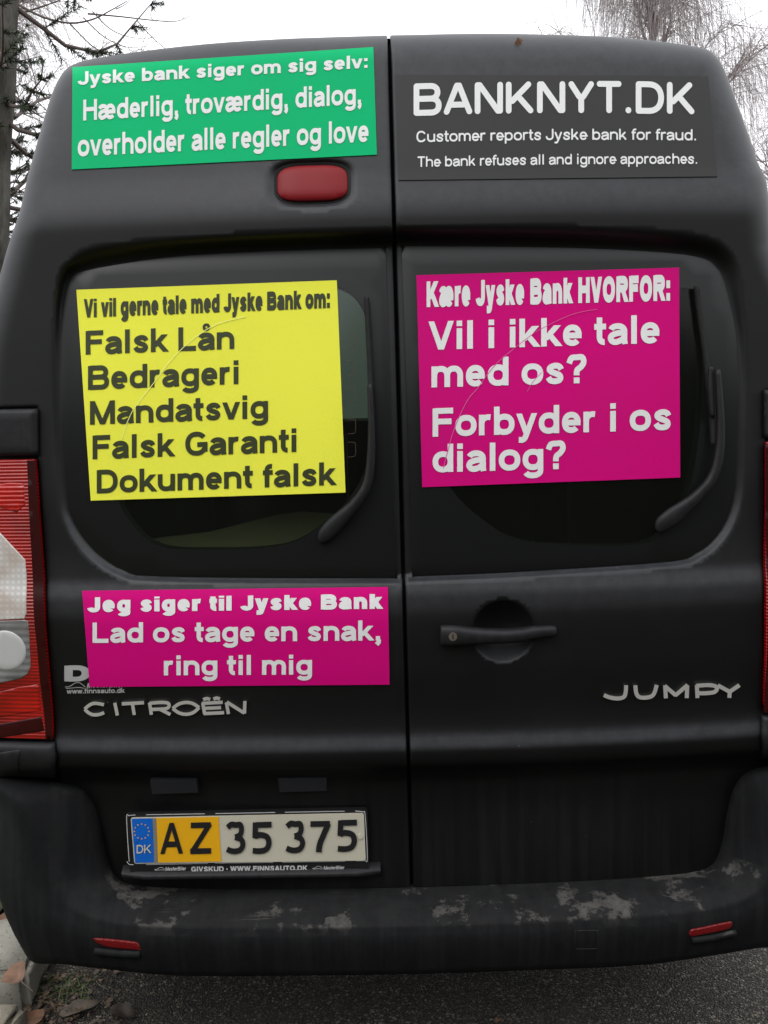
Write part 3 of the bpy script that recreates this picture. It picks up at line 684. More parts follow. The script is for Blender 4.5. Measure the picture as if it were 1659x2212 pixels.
C1 = [Z(catmull([(449, 1012), (425, 1007), (400, 1007), (380, 1018), (366, 1031)], 5)), Z(catmull([(366, 1031), (382, 1046), (402, 1055), (428, 1054), (450, 1046)], 5)), Z([(496, 1004), (507, 1058)]), Z([(526, 1008), (622, 1003)]), Z([(572, 1006), (580, 1056)]),
      Z([(646, 1003), (654, 1055)]), Z(catmull([(646, 1006), (690, 1002), (722, 1004), (731, 1014), (722, 1027), (690, 1031), (652, 1032)], 4)), Z([(690, 1031), (736, 1054)]),
      Z(catmull([(746, 1028), (772, 1009), (804, 1002), (834, 1007), (860, 1024)], 5)), Z(catmull([(746, 1028), (774, 1047), (806, 1053), (836, 1045), (860, 1024)], 5)),
      Z([(872, 1006), (962, 1001)]), Z([(876, 1028), (955, 1024)]), Z([(880, 1050), (968, 1046)]), Z([(876, 1004), (884, 1052)]), Z(catmull([(878, 990), (893, 985), (908, 989)], 4)), Z(catmull([(922, 988), (936, 983), (950, 987)], 4)),
      Z([(978, 1002), (987, 1052)]), Z([(980, 1000), (1056, 1048)]), Z([(1058, 996), (1056, 1050)])]
badge('maker_badge', C1, 7.2, doors[-1])
Zr = lambda L_: [(x / 2 + 829.5, y / 2 + 1016.5) for x, y in L_]
J1 = [Zr(catmull([(1046, 928), (1044, 958), (1036, 978), (1010, 985), (975, 980), (950, 970)], 5)), Zr(catmull([(1086, 928), (1090, 962), (1104, 979), (1134, 981), (1158, 974), (1170, 956), (1178, 926)], 5)),
      Zr([(1214, 928), (1218, 984)]), Zr([(1212, 930), (1262, 972)]), Zr([(1312, 926), (1258, 972)]), Zr([(1310, 928), (1308, 983)]), Zr([(1352, 926), (1354, 983)]), Zr(catmull([(1350, 930), (1400, 927), (1432, 932), (1438, 946), (1424, 958), (1390, 962), (1354, 962)], 4)),
      Zr([(1442, 928), (1494, 956)]), Zr([(1536, 927), (1490, 958)]), Zr([(1494, 952), (1492, 982)])]
badge('model_badge', J1, 8.6, doors[1])

# high brake light
bc = xz([(674.5, 394.5), (597.5, 395), (751.5, 394), (674, 356), (674, 434)], Y0); rx, rz = .5 * (bc[2, 0] - bc[1, 0]), .5 * (bc[3, 1] - bc[4, 1])
def Ybl(x, z):
    r = ((np.abs(x - bc[0, 0]) / rx) ** 3.6 + (np.abs(z - bc[0, 1]) / rz) ** 3.6) ** (1 / 3.6)
    return Y0(x, z) + .006 - .010 * np.sqrt(np.maximum(1 - np.minimum(r, 1) ** 3, 0))
panel('lamp_gasket', super_outline(bc[0], rx * 1.09, rz * 1.15), lambda x, z: Ydoor(x, z, -1) - .0012, RUBBER, doors[-1], h=.008, edge=.002, rim=.004)
panel('brake_light', super_outline(bc[0], rx, rz), Ybl, BRAKE, doors[-1], h=.008, edge=.002, rim=.012)

# door handle with lock
def blob(name, secs, mat, parent, n=14, p=2.6):
    """a rounded bar through sections (x, y, z, half height, half depth)"""
    V = []; Fc = []
    for (x, y, z, a, b) in secs:
        for k in range(n):
            th = 2 * math.pi * k / n; c, s_ = math.cos(th), math.sin(th); V.append((x, y + b * np.sign(c) * abs(c) ** (2 / p), z + a * np.sign(s_) * abs(s_) ** (2 / p)))
    for i in range(len(secs) - 1):
        for k in range(n): q = (k + 1) % n; Fc.append((i * n + k, i * n + q, (i + 1) * n + q, (i + 1) * n + k))
    Fc += [tuple(range(n))[::-1], tuple((len(secs) - 1) * n + k for k in range(n))]
    return obj(name, V, Fc, mat, parent, True)
hp = [(951, 1373, 19, .4), (953, 1373, 21, .9), (960, 1373, 22, 1), (990, 1373.5, 21.5, 1), (1000, 1373.5, 20, 1.1), (1040, 1374, 16.5, 1.25), (1090, 1374, 15, 1.3), (1130, 1371, 14.5, 1.2), (1150, 1366.5, 13.5, 1), (1190, 1363, 11.5, .8), (1200, 1362.5, 9.5, .6), (1202, 1362, 7, .2)]
secs = []
for x, y, h_, d_ in hp:
    p = hit(x, y, Ysmooth, .010)[0]; secs.append((p[0], p[1], p[2], h_ * .00098, .013 * d_))
hb = blob('handle', secs, TRIM, doors[1])
lp = hit(978.5, 1375.5, Ysmooth, .0235)[0]
def disc(name, c, r, mat, parent, depth=.003, n=20):
    V = [(c[0] + r * math.cos(2 * math.pi * k / n), c[1], c[2] + r * math.sin(2 * math.pi * k / n)) for k in range(n)]; V2 = [(x * 1 , y + depth, z) for x, y, z in V]
    return obj(name, V + V2, [tuple(range(n))] + [(k, n + k, n + (k + 1) % n, (k + 1) % n) for k in range(n)], mat, parent)
disc('lock', lp, .0085, M('worn_brass', (.30, .26, .22), .4, .8), hb); 
q = MB(); q.box((lp[0], lp[1] - .0008, lp[2]), (.0018, .001, .009)); q.build('keyhole', GAP, hb)
gx = hit(999, 1373, Ysmooth, .0232)[0]

# wipers
def wiper(parent, arm, arm_w, blade, blade_w):
    arm_w = [v * 1.0 for v in arm_w]; blade_w = [v * 1.1 for v in blade_w]
    def sweep(name, pts, wid, lift, th, mat, par):
        P = catmull(np.array(pts, float), 6); wv = np.interp(np.linspace(0, 1, len(P)), np.linspace(0, 1, len(wid)), wid)
        lf = np.interp(np.linspace(0, 1, len(P)), np.linspace(0, 1, len(lift)), lift)
        tg = np.gradient(P, axis=0); tg /= np.linalg.norm(tg, axis=1)[:, None]; nm = np.stack([-tg[:, 1], tg[:, 0]], 1); V = []; Fc = []; n = 9
        for k in range(n):
            a = math.pi * k / (n - 1); c = -math.cos(a); h_ = math.sin(a) ** .7
            qx = P + nm * (wv * .5 * c)[:, None]; p3 = hit(qx[:, 0], qx[:, 1], Yg); p3[:, 1] -= lf + th * h_; V.append(p3)
        V = np.array(V).transpose(1, 0, 2).reshape(-1, 3); m = len(P)
        for i in range(m - 1):
            for k in range(n - 1): Fc.append((i * n + k, i * n + k + 1, (i + 1) * n + k + 1, (i + 1) * n + k))
            Fc.append((i * n + n - 1, i * n, (i + 1) * n, (i + 1) * n + n - 1))
        Fc += [tuple(range(n))[::-1], tuple((m - 1) * n + k for k in range(n))]
        return obj(name, V, Fc, mat, par, True)
    a = sweep('wiper', arm, arm_w, [.008, .016, .026, .028, .028], .012, TRIM, parent)
    sweep('blade', blade, blade_w, [.012, .012], .012, RUBBER, a)
    k = blade[len(blade) // 2]; sweep('blade_holder', [(k[0] - 1, k[1] - 46), (k[0], k[1]), (k[0] + 3, k[1] + 60)], [10, 15, 10], [.022, .022], .008, TRIM, a)
wiper(doors[-1], [(694, 1168), (706, 1150), (735, 1120), (772, 1082), (795, 1040), (802, 985), (803, 920), (800, 830)], [16, 34, 36, 27, 22, 20, 18, 15, 12], [(792, 644), (795, 700), (799, 780), (803, 880), (804, 960), (802, 1030)], [10, 11, 11, 12, 12, 10])
wiper(doors[1], [(1418, 1146), (1430, 1128), (1460, 1104), (1502, 1066), (1530, 1026), (1543, 974), (1545, 900), (1538, 800)], [16, 36, 40, 28, 23, 21, 19, 16, 12], [(1499, 620), (1508, 690), (1518, 760), (1527, 840), (1533, 900), (1535, 960)], [10, 11, 11, 12, 12, 10])

# heater contacts printed on the left window
hp_ = []
for y0 in (720, 780, 835, 905, 955): 
    hp_.append(catmull([(752, y0), (765, y0 + 1), (768, y0 + 6), (768, y0 + 26), (764, y0 + 31), (752, y0 + 32)], 3))
line_part(hp_, 1.1, M('heater_print', (.07, .035, .018), .6), doors[-1], 'heater_lines', Yg, .0028)

# ---------------------------------------------------------------- tail lamps and corner trims
Ylamp = lambda x, z: Yout(x, z) - .012
def lamp(side):
    if side < 0:
        e = xz([(75, 992), (82, 1100), (94, 1316), (103, 1450), (112, 1598)], Ylamp)
    else:
        e = xz([(1657, 955), (1657, 1100), (1656, 1316), (1655, 1440), (1654, 1540)], Ylamp)
    zt, zb = e[0, 1], e[-1, 1]; ow = [(np.interp(z, [.34, .7, 1.0, 1.25, 1.5], [.93, .938, .94, .93, .905]) * side, z) for z in np.linspace(zb, zt, 8)]
    ol = np.vstack([e, ow]); o = panel('tail_lamp', ol, Ylamp, RED, van, h=.012, edge=.003, rim=.010)
    return o, e
TL, e_ = lamp(-1); TR, e2_ = lamp(1)
Yl2 = lambda x, z: Yout(x, z) - .0135
clr = xz([(-60, 1090), (0, 1151), (54, 1209), (57, 1240), (57, 1325), (52, 1337), (-60, 1340)], Yl2); panel('indicator_lens', clr, Yl2, CLEAR, TL, h=.012, edge=.002, rim=.004)
clr = xz([(-60, 1342), (52, 1339), (60, 1342), (63, 1370), (66, 1440), (60, 1456), (45, 1466), (0, 1476), (-60, 1480)], Yl2); panel('reverse_lens', clr, Yl2, LAMPGREY, TL, h=.012, edge=.002, rim=.004)
bc2 = xz([(12, 1405), (60, 1405), (12, 1358)], Yl2); panel('reflector_bowl', super_outline(bc2[0], bc2[1, 0] - bc2[0, 0], bc2[2, 1] - bc2[0, 1], 2), lambda x, z: Yl2(x, z) - .0015, M('reverse_bowl', (.50, .50, .485), .3), TL, h=.01, edge=.008, rim=.002)
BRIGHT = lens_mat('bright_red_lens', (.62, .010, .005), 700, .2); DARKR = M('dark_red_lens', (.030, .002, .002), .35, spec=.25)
q_ = xz([(58, 995), (76, 994), (83, 1100), (95, 1316), (104, 1450), (113, 1597), (98, 1596), (86, 1470), (80, 1400), (70, 1240), (62, 1100)], Yl2); panel('lamp_border', q_, lambda x, z: Yl2(x, z) + .0006, DARKR, TL, h=.012, edge=0, rim=0)
q_ = xz([(1653, 957), (1690, 957), (1690, 1538), (1651, 1538), (1654, 1100)], Yl2); panel('lamp_border', q_, lambda x, z: Yl2(x, z), DARKR, TR, h=.012, edge=0, rim=0)  # right lamp's border strip, its dark red also standing in for shading
q_ = xz([(-60, 1500), (40, 1484), (82, 1478), (88, 1536), (-60, 1542)], Yl2); panel('stop_lens', q_, Yl2, BRIGHT, TL, h=.012, edge=.003, rim=.003)
q_ = xz([(-60, 1055), (20, 1042), (52, 1044), (54, 1090), (36, 1108), (-20, 1092)], Yl2); panel('stop_lens', q_, Yl2, BRIGHT, TL, h=.012, edge=.003, rim=.003)
q_ = xz([(-60, 1556), (90, 1548), (96, 1580), (-60, 1588)], Yl2); panel('lower_lens', q_, Yl2, DARKR, TL, h=.012, edge=.003, rim=.003)
for side, t_, b_ in ((-1, [(79, 883), (80, 984)], [(116, 1606), (119, 1640), (117, 1682)]), (1, [(1653, 842), (1653, 946)], [(1649, 1549), (1647, 1590), (1645, 1640)])):
    for nm, ed in (('lamp_cap', t_), ('lamp_foot', b_)):
        e = xz(ed, Ylamp); ow = [(np.interp(z, [.34, .7, 1.0, 1.25, 1.5], [.93, .938, .94, .93, .905]) * side, z) for z in (e[-1, 1], e[0, 1])]
        o = panel(nm, np.vstack([e, ow]), lambda x, z: Yout(x, z) - .016, TRIM, van, h=.012, edge=.009, rim=.03)
        if nm == 'lamp_foot' and side < 0:
            q_ = xz([(-60, 1617), (42, 1617), (46, 1621), (47, 1668), (43, 1672), (-60, 1674)], Ylamp); panel('screw_cover', q_, lambda x, z: Yout(x, z) - .0185, TRIM, o, h=.012, edge=.002, rim=.006)

# ---------------------------------------------------------------- bumper
st = [  # inner edge, ridge, middle of the face, bottom: right half, then mirrored
    ((0, .050, .444), (0, -.060, .424), (0, -.066, .372), (0, -.046, .306)),
    ((.25, .052, .445), (.25, -.058, .425), (.25, -.063, .373), (.25, -.043, .307)),
    ((.48, .056, .447), (.48, -.050, .428), (.48, -.056, .375), (.48, -.036, .308)),
    ((.585, .058, .452), (.61, -.040, .436), (.64, -.044, .380), (.64, -.022, .318)),
    ((.630, .060, .468), (.69, -.026, .458), (.74, -.028, .400), (.735, -.004, .320)),
    ((.650, .060, .515), (.735, -.014, .505), (.815, -.004, .430), (.80, .025, .306)),
    ((.660, .060, .580), (.765, -.008, .570), (.870, .035, .470), (.838, .065, .305)),
    ((.675, .058, .640), (.790, -.002, .630), (.905, .085, .500), (.868, .12, .305)),
    ((.705, .056, .676), (.820, .010, .670), (.925, .140, .520), (.89, .18, .305)),
    ((.78, .060, .690), (.870, .050, .686), (.937, .20, .53), (.905, .25, .305)),
    ((.86, .110, .694), (.918, .115, .690), (.943, .27, .53), (.915, .33, .305)),
    ((.915, .30, .694), (.944, .30, .690), (.945, .40, .53), (.92, .45, .305)),
    ((.915, .55, .694), (.944, .55, .690), (.945, .60, .53), (.92, .62, .305))]
R_ = np.array(st); Lh = R_[::-1].copy(); Lh[:, :, 0] *= -1
full = np.vstack([Lh[:-1], R_])                                   # stations x 4 x 3
full[:, :, 0] -= 0.004
full[-10:, 0, 0] += np.minimum(.038, np.array([.03, .038, .038, .038, .038, .038, .034, .02, .01, 0])); full[-10:, 1, 0] += np.array([.02, .028, .026, .022, .016, .012, .008, .004, 0, 0])
cur = np.stack([catmull(full[:, k], 7) for k in range(4)], 1)
V = []; Fc = []
for s_ in cur:
    I, Rg, Md, Bt = s_; prof = []
    lip = I + [0, .03, -.004]
    for t in np.linspace(0, .86, 6): prof.append(I + (Rg - I) * t + np.array([0, 0, .006]) * math.sin(math.pi * t))
    for t in np.linspace(0, 1, 6):                                   # rounded front edge
        a = I + (Rg - I) * .86; c = Rg + (Md - Rg) * .26; prof.append((1 - t) ** 2 * a + 2 * t * (1 - t) * Rg + t * t * c) if t > 0 else None
    a = Rg + (Md - Rg) * .26
    for t in np.linspace(.12, 1, 9): c1 = Md + (Md - (a + Bt) / 2) * .9; prof.append((1 - t) ** 2 * a + 2 * t * (1 - t) * c1 + t * t * Bt)
    prof.append(Bt + [0, .012, -.004]); prof.append(Bt + [0, .10, .0])
    V.append([lip] + prof)
V = np.array(V); ns, npf = V.shape[:2]
for i in range(ns - 1):
    for k in range(npf - 1): Fc.append((i * npf + k, (i + 1) * npf + k, (i + 1) * npf + k + 1, i * npf + k + 1))
VB = V.reshape(-1, 3); bumper = obj('bumper', VB, Fc, BUMPER, van, True)
BV = BVHTree.FromPolygons([tuple(v) for v in VB], Fc)
def on_bumper(pts, off):
    d = ray(np.array([p[0] for p in pts]), np.array([p[1] for p in pts])); r = []
    for q in d:
        h_ = BV.ray_cast(Vector(CAM), Vector(q).normalized()); p = np.array(h_[0]) if h_[0] else CAM + q * ((0 - CAM[1]) / q[1]); r.append(p + np.array([0, -off, 0]))
    return np.array(r)
def patch(name, px, off, mat, parent, depth=.012, seg=5, bulge=.0):
    """a small solid lying on the bumper face inside a pixel outline"""
    P = np.array(px, float); c = P.mean(0); V = []; Fc = []; ks = [1, .97, .9, .6, .3]; n = len(P)
    for k in ks: q = on_bumper(c + (P - c) * k, off - (.003 if k == 1 else (.001 if k == .97 else 0)) + bulge * (1 - k)); V.append(q)
    V = [V[0] + [0, depth, 0]] + V; m = len(V); V = np.vstack(V + [on_bumper([c], off + bulge)])
    for i in range(m - 1):
        for k in range(n): q = (k + 1) % n; Fc.append((i * n + k, i * n + q, (i + 1) * n + q, (i + 1) * n + k))
    for k in range(n): Fc.append(((m - 1) * n + k, (m - 1) * n + (k + 1) % n, m * n))
    return obj(name, V, Fc, mat, parent, True)
REFL = M('reflector_red', (.15, .003, .004), .35, spec=.4); nn = N(REFL); vv = nn.new('TexVoronoi'); vv.inputs['Scale'].default_value = 350; nn.link(nn.coord(), vv.inputs[0]); nn.bump(vv.outputs[0], .5, .002)
patch('reflector', catmull([(202, 2028), (212, 2026), (285, 2033), (299, 2038), (303, 2049), (298, 2051), (235, 2045), (212, 2037)], 4, True), .003, REFL, bumper)
patch('reflector', catmull([(1488, 2017), (1492, 2008), (1510, 2004), (1572, 1991), (1581, 1993), (1580, 2001), (1565, 2008), (1500, 2021), (1491, 2021)], 4, True), .003, REFL, bumper)
def rectpx(x0, y0, x1, y1, sl=0, r=3): return catmull([(x0 + r, y0), (x1 - r, y0 + sl), (x1, y0 + r + sl), (x1, y1 - r + sl), (x1 - r, y1 + sl), (x0 + r, y1), (x0, y1 - r), (x0, y0 + r)], 3, True)
def groove(paths, w, mat, name):
    g_ = MB()
    for p_ in paths: g_.tube(on_bumper(resample(p_, 6, False), .0), w, 6)
    return g_.build(name, mat, bumper, True)
groove([[(206, 2054), (255, 2059), (303, 2061)]], [.009]*99 and .009, BUMPER, 'reflector_shelf'); groove([[(1494, 2031), (1540, 2025), (1588, 2014)]], .008, BUMPER, 'reflector_shelf')
groove([rectpx(1243, 2011, 1290, 2050, -1)], .0011, TRIM, 'tow_eye_cover')

# ---------------------------------------------------------------- lower door: plate, plate lamps, ledge
PLY = .030
pl = empty('number_plate', (0, 0, 0)); pl.parent = van
def flat(name, px, y, mat, parent, depth=.004, lab=None):
    a = np.array(px, float); P = hit(a[:, 0], a[:, 1], y); n = len(P)
    return obj(name, np.vstack([P, P + [0, depth, 0]]), [tuple(range(n))[::-1]] + [(k, (k + 1) % n, n + (k + 1) % n, n + k) for k in range(n)], mat, parent, False, lab)
def rounded(P, r, n=5):
    P = np.array(P, float); out = []
    for i in range(len(P)):
        a, c, b = P[i - 1], P[i], P[(i + 1) % len(P)]; u = c + (a - c) / np.linalg.norm(a - c) * r; v = c + (b - c) / np.linalg.norm(b - c) * r
        for t in np.linspace(0, 1, n): out.append((1 - t) ** 2 * u + 2 * t * (1 - t) * c + t * t * v)
    return np.array(out)
def quad(x0, y0, x1, y1, x2, y2, x3, y3, r=5): return rounded([(x0, y0), (x1, y1), (x2, y2), (x3, y3)], r)
HOLD = M('plate_holder', (.010, .010, .011), .35); PWHITE = sticker_mat('plate_white', (.53, .50, .40), .35); PYEL = sticker_mat('plate_yellow', (.78, .40, .012), .35); PBLUE = sticker_mat('plate_blue', (.008, .12, .52), .35); PBLK = M('plate_black', (.012, .012, .013), .4)
hol = flat('plate_holder', quad(270, 1759, 794, 1748, 797, 1888, 283, 1896, 9), PLY, HOLD, pl, .012)
flat('white_field', quad(282, 1767, 786, 1757, 790, 1859, 290, 1866, 5), PLY - .004, PWHITE, pl, .003)
flat('blue_band', [(284.5, 1769), (329, 1768), (332.5, 1863), (292, 1864)], PLY - .0052, PBLUE, pl, .001)
flat('yellow_field', [(337.5, 1767.5), (472, 1764.5), (478, 1861), (341.5, 1863)], PLY - .0052, PYEL, pl, .001)
flat('grey_strip', [(330, 1768), (337, 1767.8), (341, 1863), (333, 1863)], PLY - .0052, M('plate_grey', (.2, .19, .17), .4), pl, .001)
pk = dict(parent=pl, yf=lambda x, z: np.full(len(x), PLY), off=.0068, name='plate_character')
for ch, x0, x1, yb, cap in (('A', 346, 395.5, 1845, 67), ('Z', 409.5, 458, 1844.5, 67), ('3', 488, 530, 1845, 68), ('5', 545, 586.5, 1844.5, 68), ('3', 616.5, 659, 1843, 68), ('7', 670.5, 715, 1841.5, 67), ('5', 729, 771, 1840, 68)):
    lettering(ch, x0, yb, x1, yb - 1, cap, PBLK, w=.185, **pk)
lettering('DK', 295, 1843.5, 327, 1842.5, 18, PWHITE, parent=pl, yf=pk['yf'], off=.0068, name='country_letters', w=.17)
stars = MB()
for k in range(12):
    a = math.radians(30 * k); c = (306 + 16 * math.cos(a), 1796 + 16 * math.sin(a)); P = [hit(c[0] + r_ * math.sin(math.pi * j / 5), c[1] - r_ * math.cos(math.pi * j / 5), PLY - .0066)[0] for j, r_ in enumerate([2.3, 1.0] * 5)]
    stars.add(P, [tuple(range(10))[::-1]])
stars.build('star_ring', PYEL, pl)
edge_paths = [catmull([(274, 1861), (279, 1867), (288, 1868)], 3), [(316, 1867.6), (448, 1865)], [(465, 1864.6), (590, 1863)], [(610, 1862.7), (745, 1860.5)], catmull([(770, 1860), (788, 1859), (793.5, 1853), (789, 1762), (784, 1754), (768, 1752)], 4), [(616, 1754.5), (744, 1752.3)], [(466, 1757.4), (594, 1755)], [(316, 1760), (442, 1757.8)], catmull([(292, 1760.5), (279, 1762), (273.5, 1768), (279, 1861)], 4)]
line_part(edge_paths, 1.5, PRINTV, pl, 'holder_line', lambda x, z: np.full(len(x), PLY), .0008)
tl_ = dict(mat=PRINTV, parent=pl, yf=pk['yf'], off=.0012, name='holder_lettering')
lettering('GIVSKUD · WWW.FINNSAUTO.DK', 413, 1883.2, 665, 1880.5, 11, w=.25, **tl_)
for x in (357, 699): lettering('MesterBiler', x, 1881 - (x - 357) * .006, x + 45, 1880 - (x - 357) * .006, 8, w=.2, lean=.2, **tl_)
for x in (334, 675): line_part(car_swoosh(x, 1874 - (x - 334) * .008, .5), .9, PRINTV, pl, 'holder_emblem', lambda x, z: np.full(len(x), PLY), .0012)
p = hit(778, 1808, PLY - .007)[0]; disc('plate_bolt', p, .0055, PWHITE, pl, .003)
p = hit(293, 1815, PLY - .007)[0]; disc('plate_bolt', p, .0055, PBLUE, pl, .003)
LAMPG = M('plate_lamp_lens', (.020, .021, .024), .45, spec=.3)
for c in ([(325, 1684), (425, 1682.5), (427, 1714), (328, 1717)], [(601, 1679), (706, 1677.5), (706, 1710), (604, 1713)]):
    a = np.array(c, float); P = hit(a[:, 0], a[:, 1], .034); P[:2, 1] -= .006; P[2:, 1] += .004
    obj('plate_lamp', np.vstack([P, P + [0, .05, 0]]), [(3, 2, 1, 0), (0, 1, 5, 4), (1, 2, 6, 5), (2, 3, 7, 6), (3, 0, 4, 7)], LAMPG, doors[-1])
# ledge below the plate
a = hit(np.linspace(262, 822, 12), np.linspace(1890, 1882, 12), .03); V = []; Fc = []
for i, p in enumerate(a):
    k = min(1, min(i, 11 - i) / 1.0); V += [(p[0], .05, p[2] + .012), (p[0], .032 - .012 * k, p[2] + .004), (p[0], .030 - .014 * k, p[2] - .004), (p[0], .05, p[2] - .022)]
for i in range(11):
    for k in range(3): Fc.append((i * 4 + k, (i + 1) * 4 + k, (i + 1) * 4 + k + 1, i * 4 + k + 1))
obj('plate_ledge', V, Fc, TRIM, doors[-1], True)

# ---------------------------------------------------------------- inside and under the van
DARKIN = M('dark_lining', (.02, .02, .02), .8); BEIGE = M('beige_board', (.72, .66, .46), .8); TEAL = M('grey_cloth', (.25, .34, .33), .8)
c = MB(); c.box((0, 1.75, .52), (1.7, 3.3, .03)); c.build('cargo_floor', DARKIN, van)
c = MB()
for x in (-.84, .84): c.box((x, 1.45, .95), (.012, 2.2, .8))
c.build('side_lining', M('plywood_lining', (.36, .31, .22), .8), van)
P = hit(np.array([300, 610, 715, 640, 430, 330]), np.array([1166, 1106, 1118, 1192, 1196, 1186]), .32)
c = MB(); P = hit(np.array([292, 450, 600, 650, 740, 740, 292.]), np.array([1168, 1150, 1112, 1106, 1112, 1240, 1240.]), .16)
c.add(np.vstack([P, P + [0, .012, 0]]), [tuple(range(7))[::-1], tuple(range(7, 14))] + [(k, (k + 1) % 7, 7 + (k + 1) % 7, 7 + k) for k in range(7)]); c.box((-.36, .45, .86), (.6, .5, .5)); c.build('storage_board', BEIGE, van)
for x in (-.45, .45):
    q = MB(); q.box((x, 2.75, 1.05), (.48, .16, .62)); q.box((x, 2.95, .75), (.48, .5, .16)); q.box((x, 2.74, 1.48), (.27, .11, .2)); q.build('cab_seat', TEAL, van)
c = MB(); c.box((0, 2.4, .42), (1.5, 4.4, .10)); c.box((0, .55, .36), (1.1, .08, .08)); c.build('underbody', RUBBER, van)
def wheel(x, y):
    w = empty('wheel', (x, y, .325)); w.parent = van
    def lathe(prof, n=36):
        V = []; Fc = []
        for a, r in prof:
            for k in range(n): th = 2 * math.pi * k / n; V.append((a, r * math.cos(th), r * math.sin(th)))
        for i in range(len(prof) - 1):
            for k in range(n): q = (k + 1) % n; Fc.append((i * n + k, i * n + q, (i + 1) * n + q, (i + 1) * n + k))
        return V, Fc
    v, f = lathe([(-.1, .2), (-.105, .27), (-.09, .315), (-.06, .325), (.06, .325), (.09, .315), (.105, .27), (.1, .2)]); obj('tyre', v, f, RUBBER, w, True)
    v, f = lathe([(-.09, .2), (-.05, .17), (-.05, .02), (.05, .02), (.05, .17), (.09, .2)]); obj('rim', v, f, M('steel_rim', (.3, .3, .3), .4, .8), w, True)
for x in (-.80, .80):
    for y in (.98, 4.0): wheel(x, y)

# ---------------------------------------------------------------- ground
def ground_mat():
    m = M('asphalt', (.05, .05, .05), .75, spec=.4); n = N(m); v = n.new('TexVoronoi'); v.inputs['Scale'].default_value = 190; n.link(n.coord(), v.inputs[0]); r = n.sep(v.outputs['Color'])[0]
    v2 = n.new('TexVoronoi'); v2.inputs['Scale'].default_value = 330; n.link(n.coord(), v2.inputs[0]); r2 = n.sep(v2.outputs['Color'])[1]
    c = n.ramp(r, [(0, (.010, .008, .006)), (.6, (.022, .0165, .011)), (.88, (.048, .037, .026)), (.97, (.19, .17, .13)), (1, (.5, .46, .38))])
    c = n.mix(.45, c, n.ramp(r2, [(0, (.009, .007, .006)), (.8, (.026, .021, .016)), (1, (.32, .28, .22))]))
    v3 = n.new('TexVoronoi'); v3.inputs['Scale'].default_value = 75; n.link(n.coord(), v3.inputs[0]); c = n.mix(n.math('MULTIPLY', n.math('LESS_THAN', v3.outputs['Distance'], .30), n.math('GREATER_THAN', n.sep(v3.outputs['Color'])[2], .93)), c, (.20, .17, .13))
    c = n.mix(n.ramp(n.noise(3, 4), [(.4, 0), (.7, .6)]), c, (.036, .028, .019)); c = n.mix(n.ramp(n.noise(11, 5), [(.5, 0), (.7, .5)]), c, (.009, .008, .007)); n.color(c)
    n.rough(n.ramp(r2, [(0, .85), (.8, .7), (1, .3)])); n.bump(n.math('SUBTRACT', 1, v.outputs['Distance']), .9, .006); return m
ASPH = ground_mat()
o = obj('ground', [(-300, -300, -.006), (300, -300, -.006), (300, 300, -.006), (-300, 300, -.006)], [(0, 1, 2, 3)], M('soil', (.05, .045, .03), .9)); tag(o, kind='structure')
KX = -.98
o = obj('road', [(KX + .02, -60, 0), (6.5, -60, 0), (6.5, 120, 0), (KX + .02, 120, 0)], [(0, 1, 2, 3)], ASPH); tag(o, kind='structure')
def verge_mat():
    m = M('verge_soil', (.05, .05, .02), .9); n = N(m); n.color(n.ramp(n.noise(14, 6), [(.3, (.025, .02, .012)), (.55, (.05, .06, .018)), (.75, (.09, .07, .035))])); return m
o = obj('grass_verge', [(-40, -60, .055), (KX - .19, -60, .055), (KX - .19, 120, .055), (-40, 120, .055)], [(0, 1, 2, 3)], verge_mat()); tag(o, kind='structure')
def stone_mat(name, c0, c1):
    m = M(name, c0, .85); n = N(m); v = n.new('TexVoronoi'); v.inputs['Scale'].default_value = 70; n.link(n.coord(), v.inputs[0])
    c = n.mix(n.ramp(n.noise(9, 6), [(.35, 0), (.7, 1)]), c0, c1); c = n.mix(n.math('MULTIPLY', n.math('LESS_THAN', v.outputs['Distance'], .22), .6), c, (.10, .095, .08)); n.color(c); n.bump(n.noise(80, 6, rough=.7), .6, .006); return m
STONE = stone_mat('kerb_granite', (.36, .345, .29), (.25, .24, .20)); STONE2 = stone_mat('kerb_brown', (.30, .26, .20), (.22, .20, .16))
def rough_block(name, c, d, rz, mat, r_, lab, cat, grp):
    bm = bmesh.new(); bmesh.ops.create_cube(bm, size=1); bmesh.ops.scale(bm, vec=d, verts=bm.verts); bmesh.ops.bevel(bm, geom=bm.edges, offset=.018, segments=2, affect='EDGES'); bmesh.ops.subdivide_edges(bm, edges=bm.edges, cuts=2, use_grid_fill=True)
    for v in bm.verts: v.co += Vector((r_.uniform(-1, 1), r_.uniform(-1, 1), r_.uniform(-1, 1))) * .005
    me = bpy.data.meshes.new(name); bm.to_mesh(me); bm.free(); me.materials.append(mat); me.polygons.foreach_set('use_smooth', [True] * len(me.polygons)); o = bpy.data.objects.new(name, me); o.location = c; o.rotation_euler = (r_.uniform(-.03, .03), r_.uniform(-.03, .03), rz); COL.objects.link(o); return tag(o, lab, cat, grp)
r_ = random.Random(3)
pA, pB = ground_at(32, 2050, .10), ground_at(12, 2175, .06)
rough_block('kerb_stone', (pA[0] - .085, pA[1] + .03, .02), (.28, .30, .17), .10, STONE, r_, 'pale speckled kerb stone just behind the corner of the bumper', 'kerb stone', 'kerb stones by the van')
rough_block('kerb_stone', (pB[0] - .085, pB[1] - .07, .01), (.25, .20, .11), -.1, STONE2, r_, 'brownish kerb stone at the lower corner, in front of the pale one', 'kerb stone', 'kerb stones by the van')

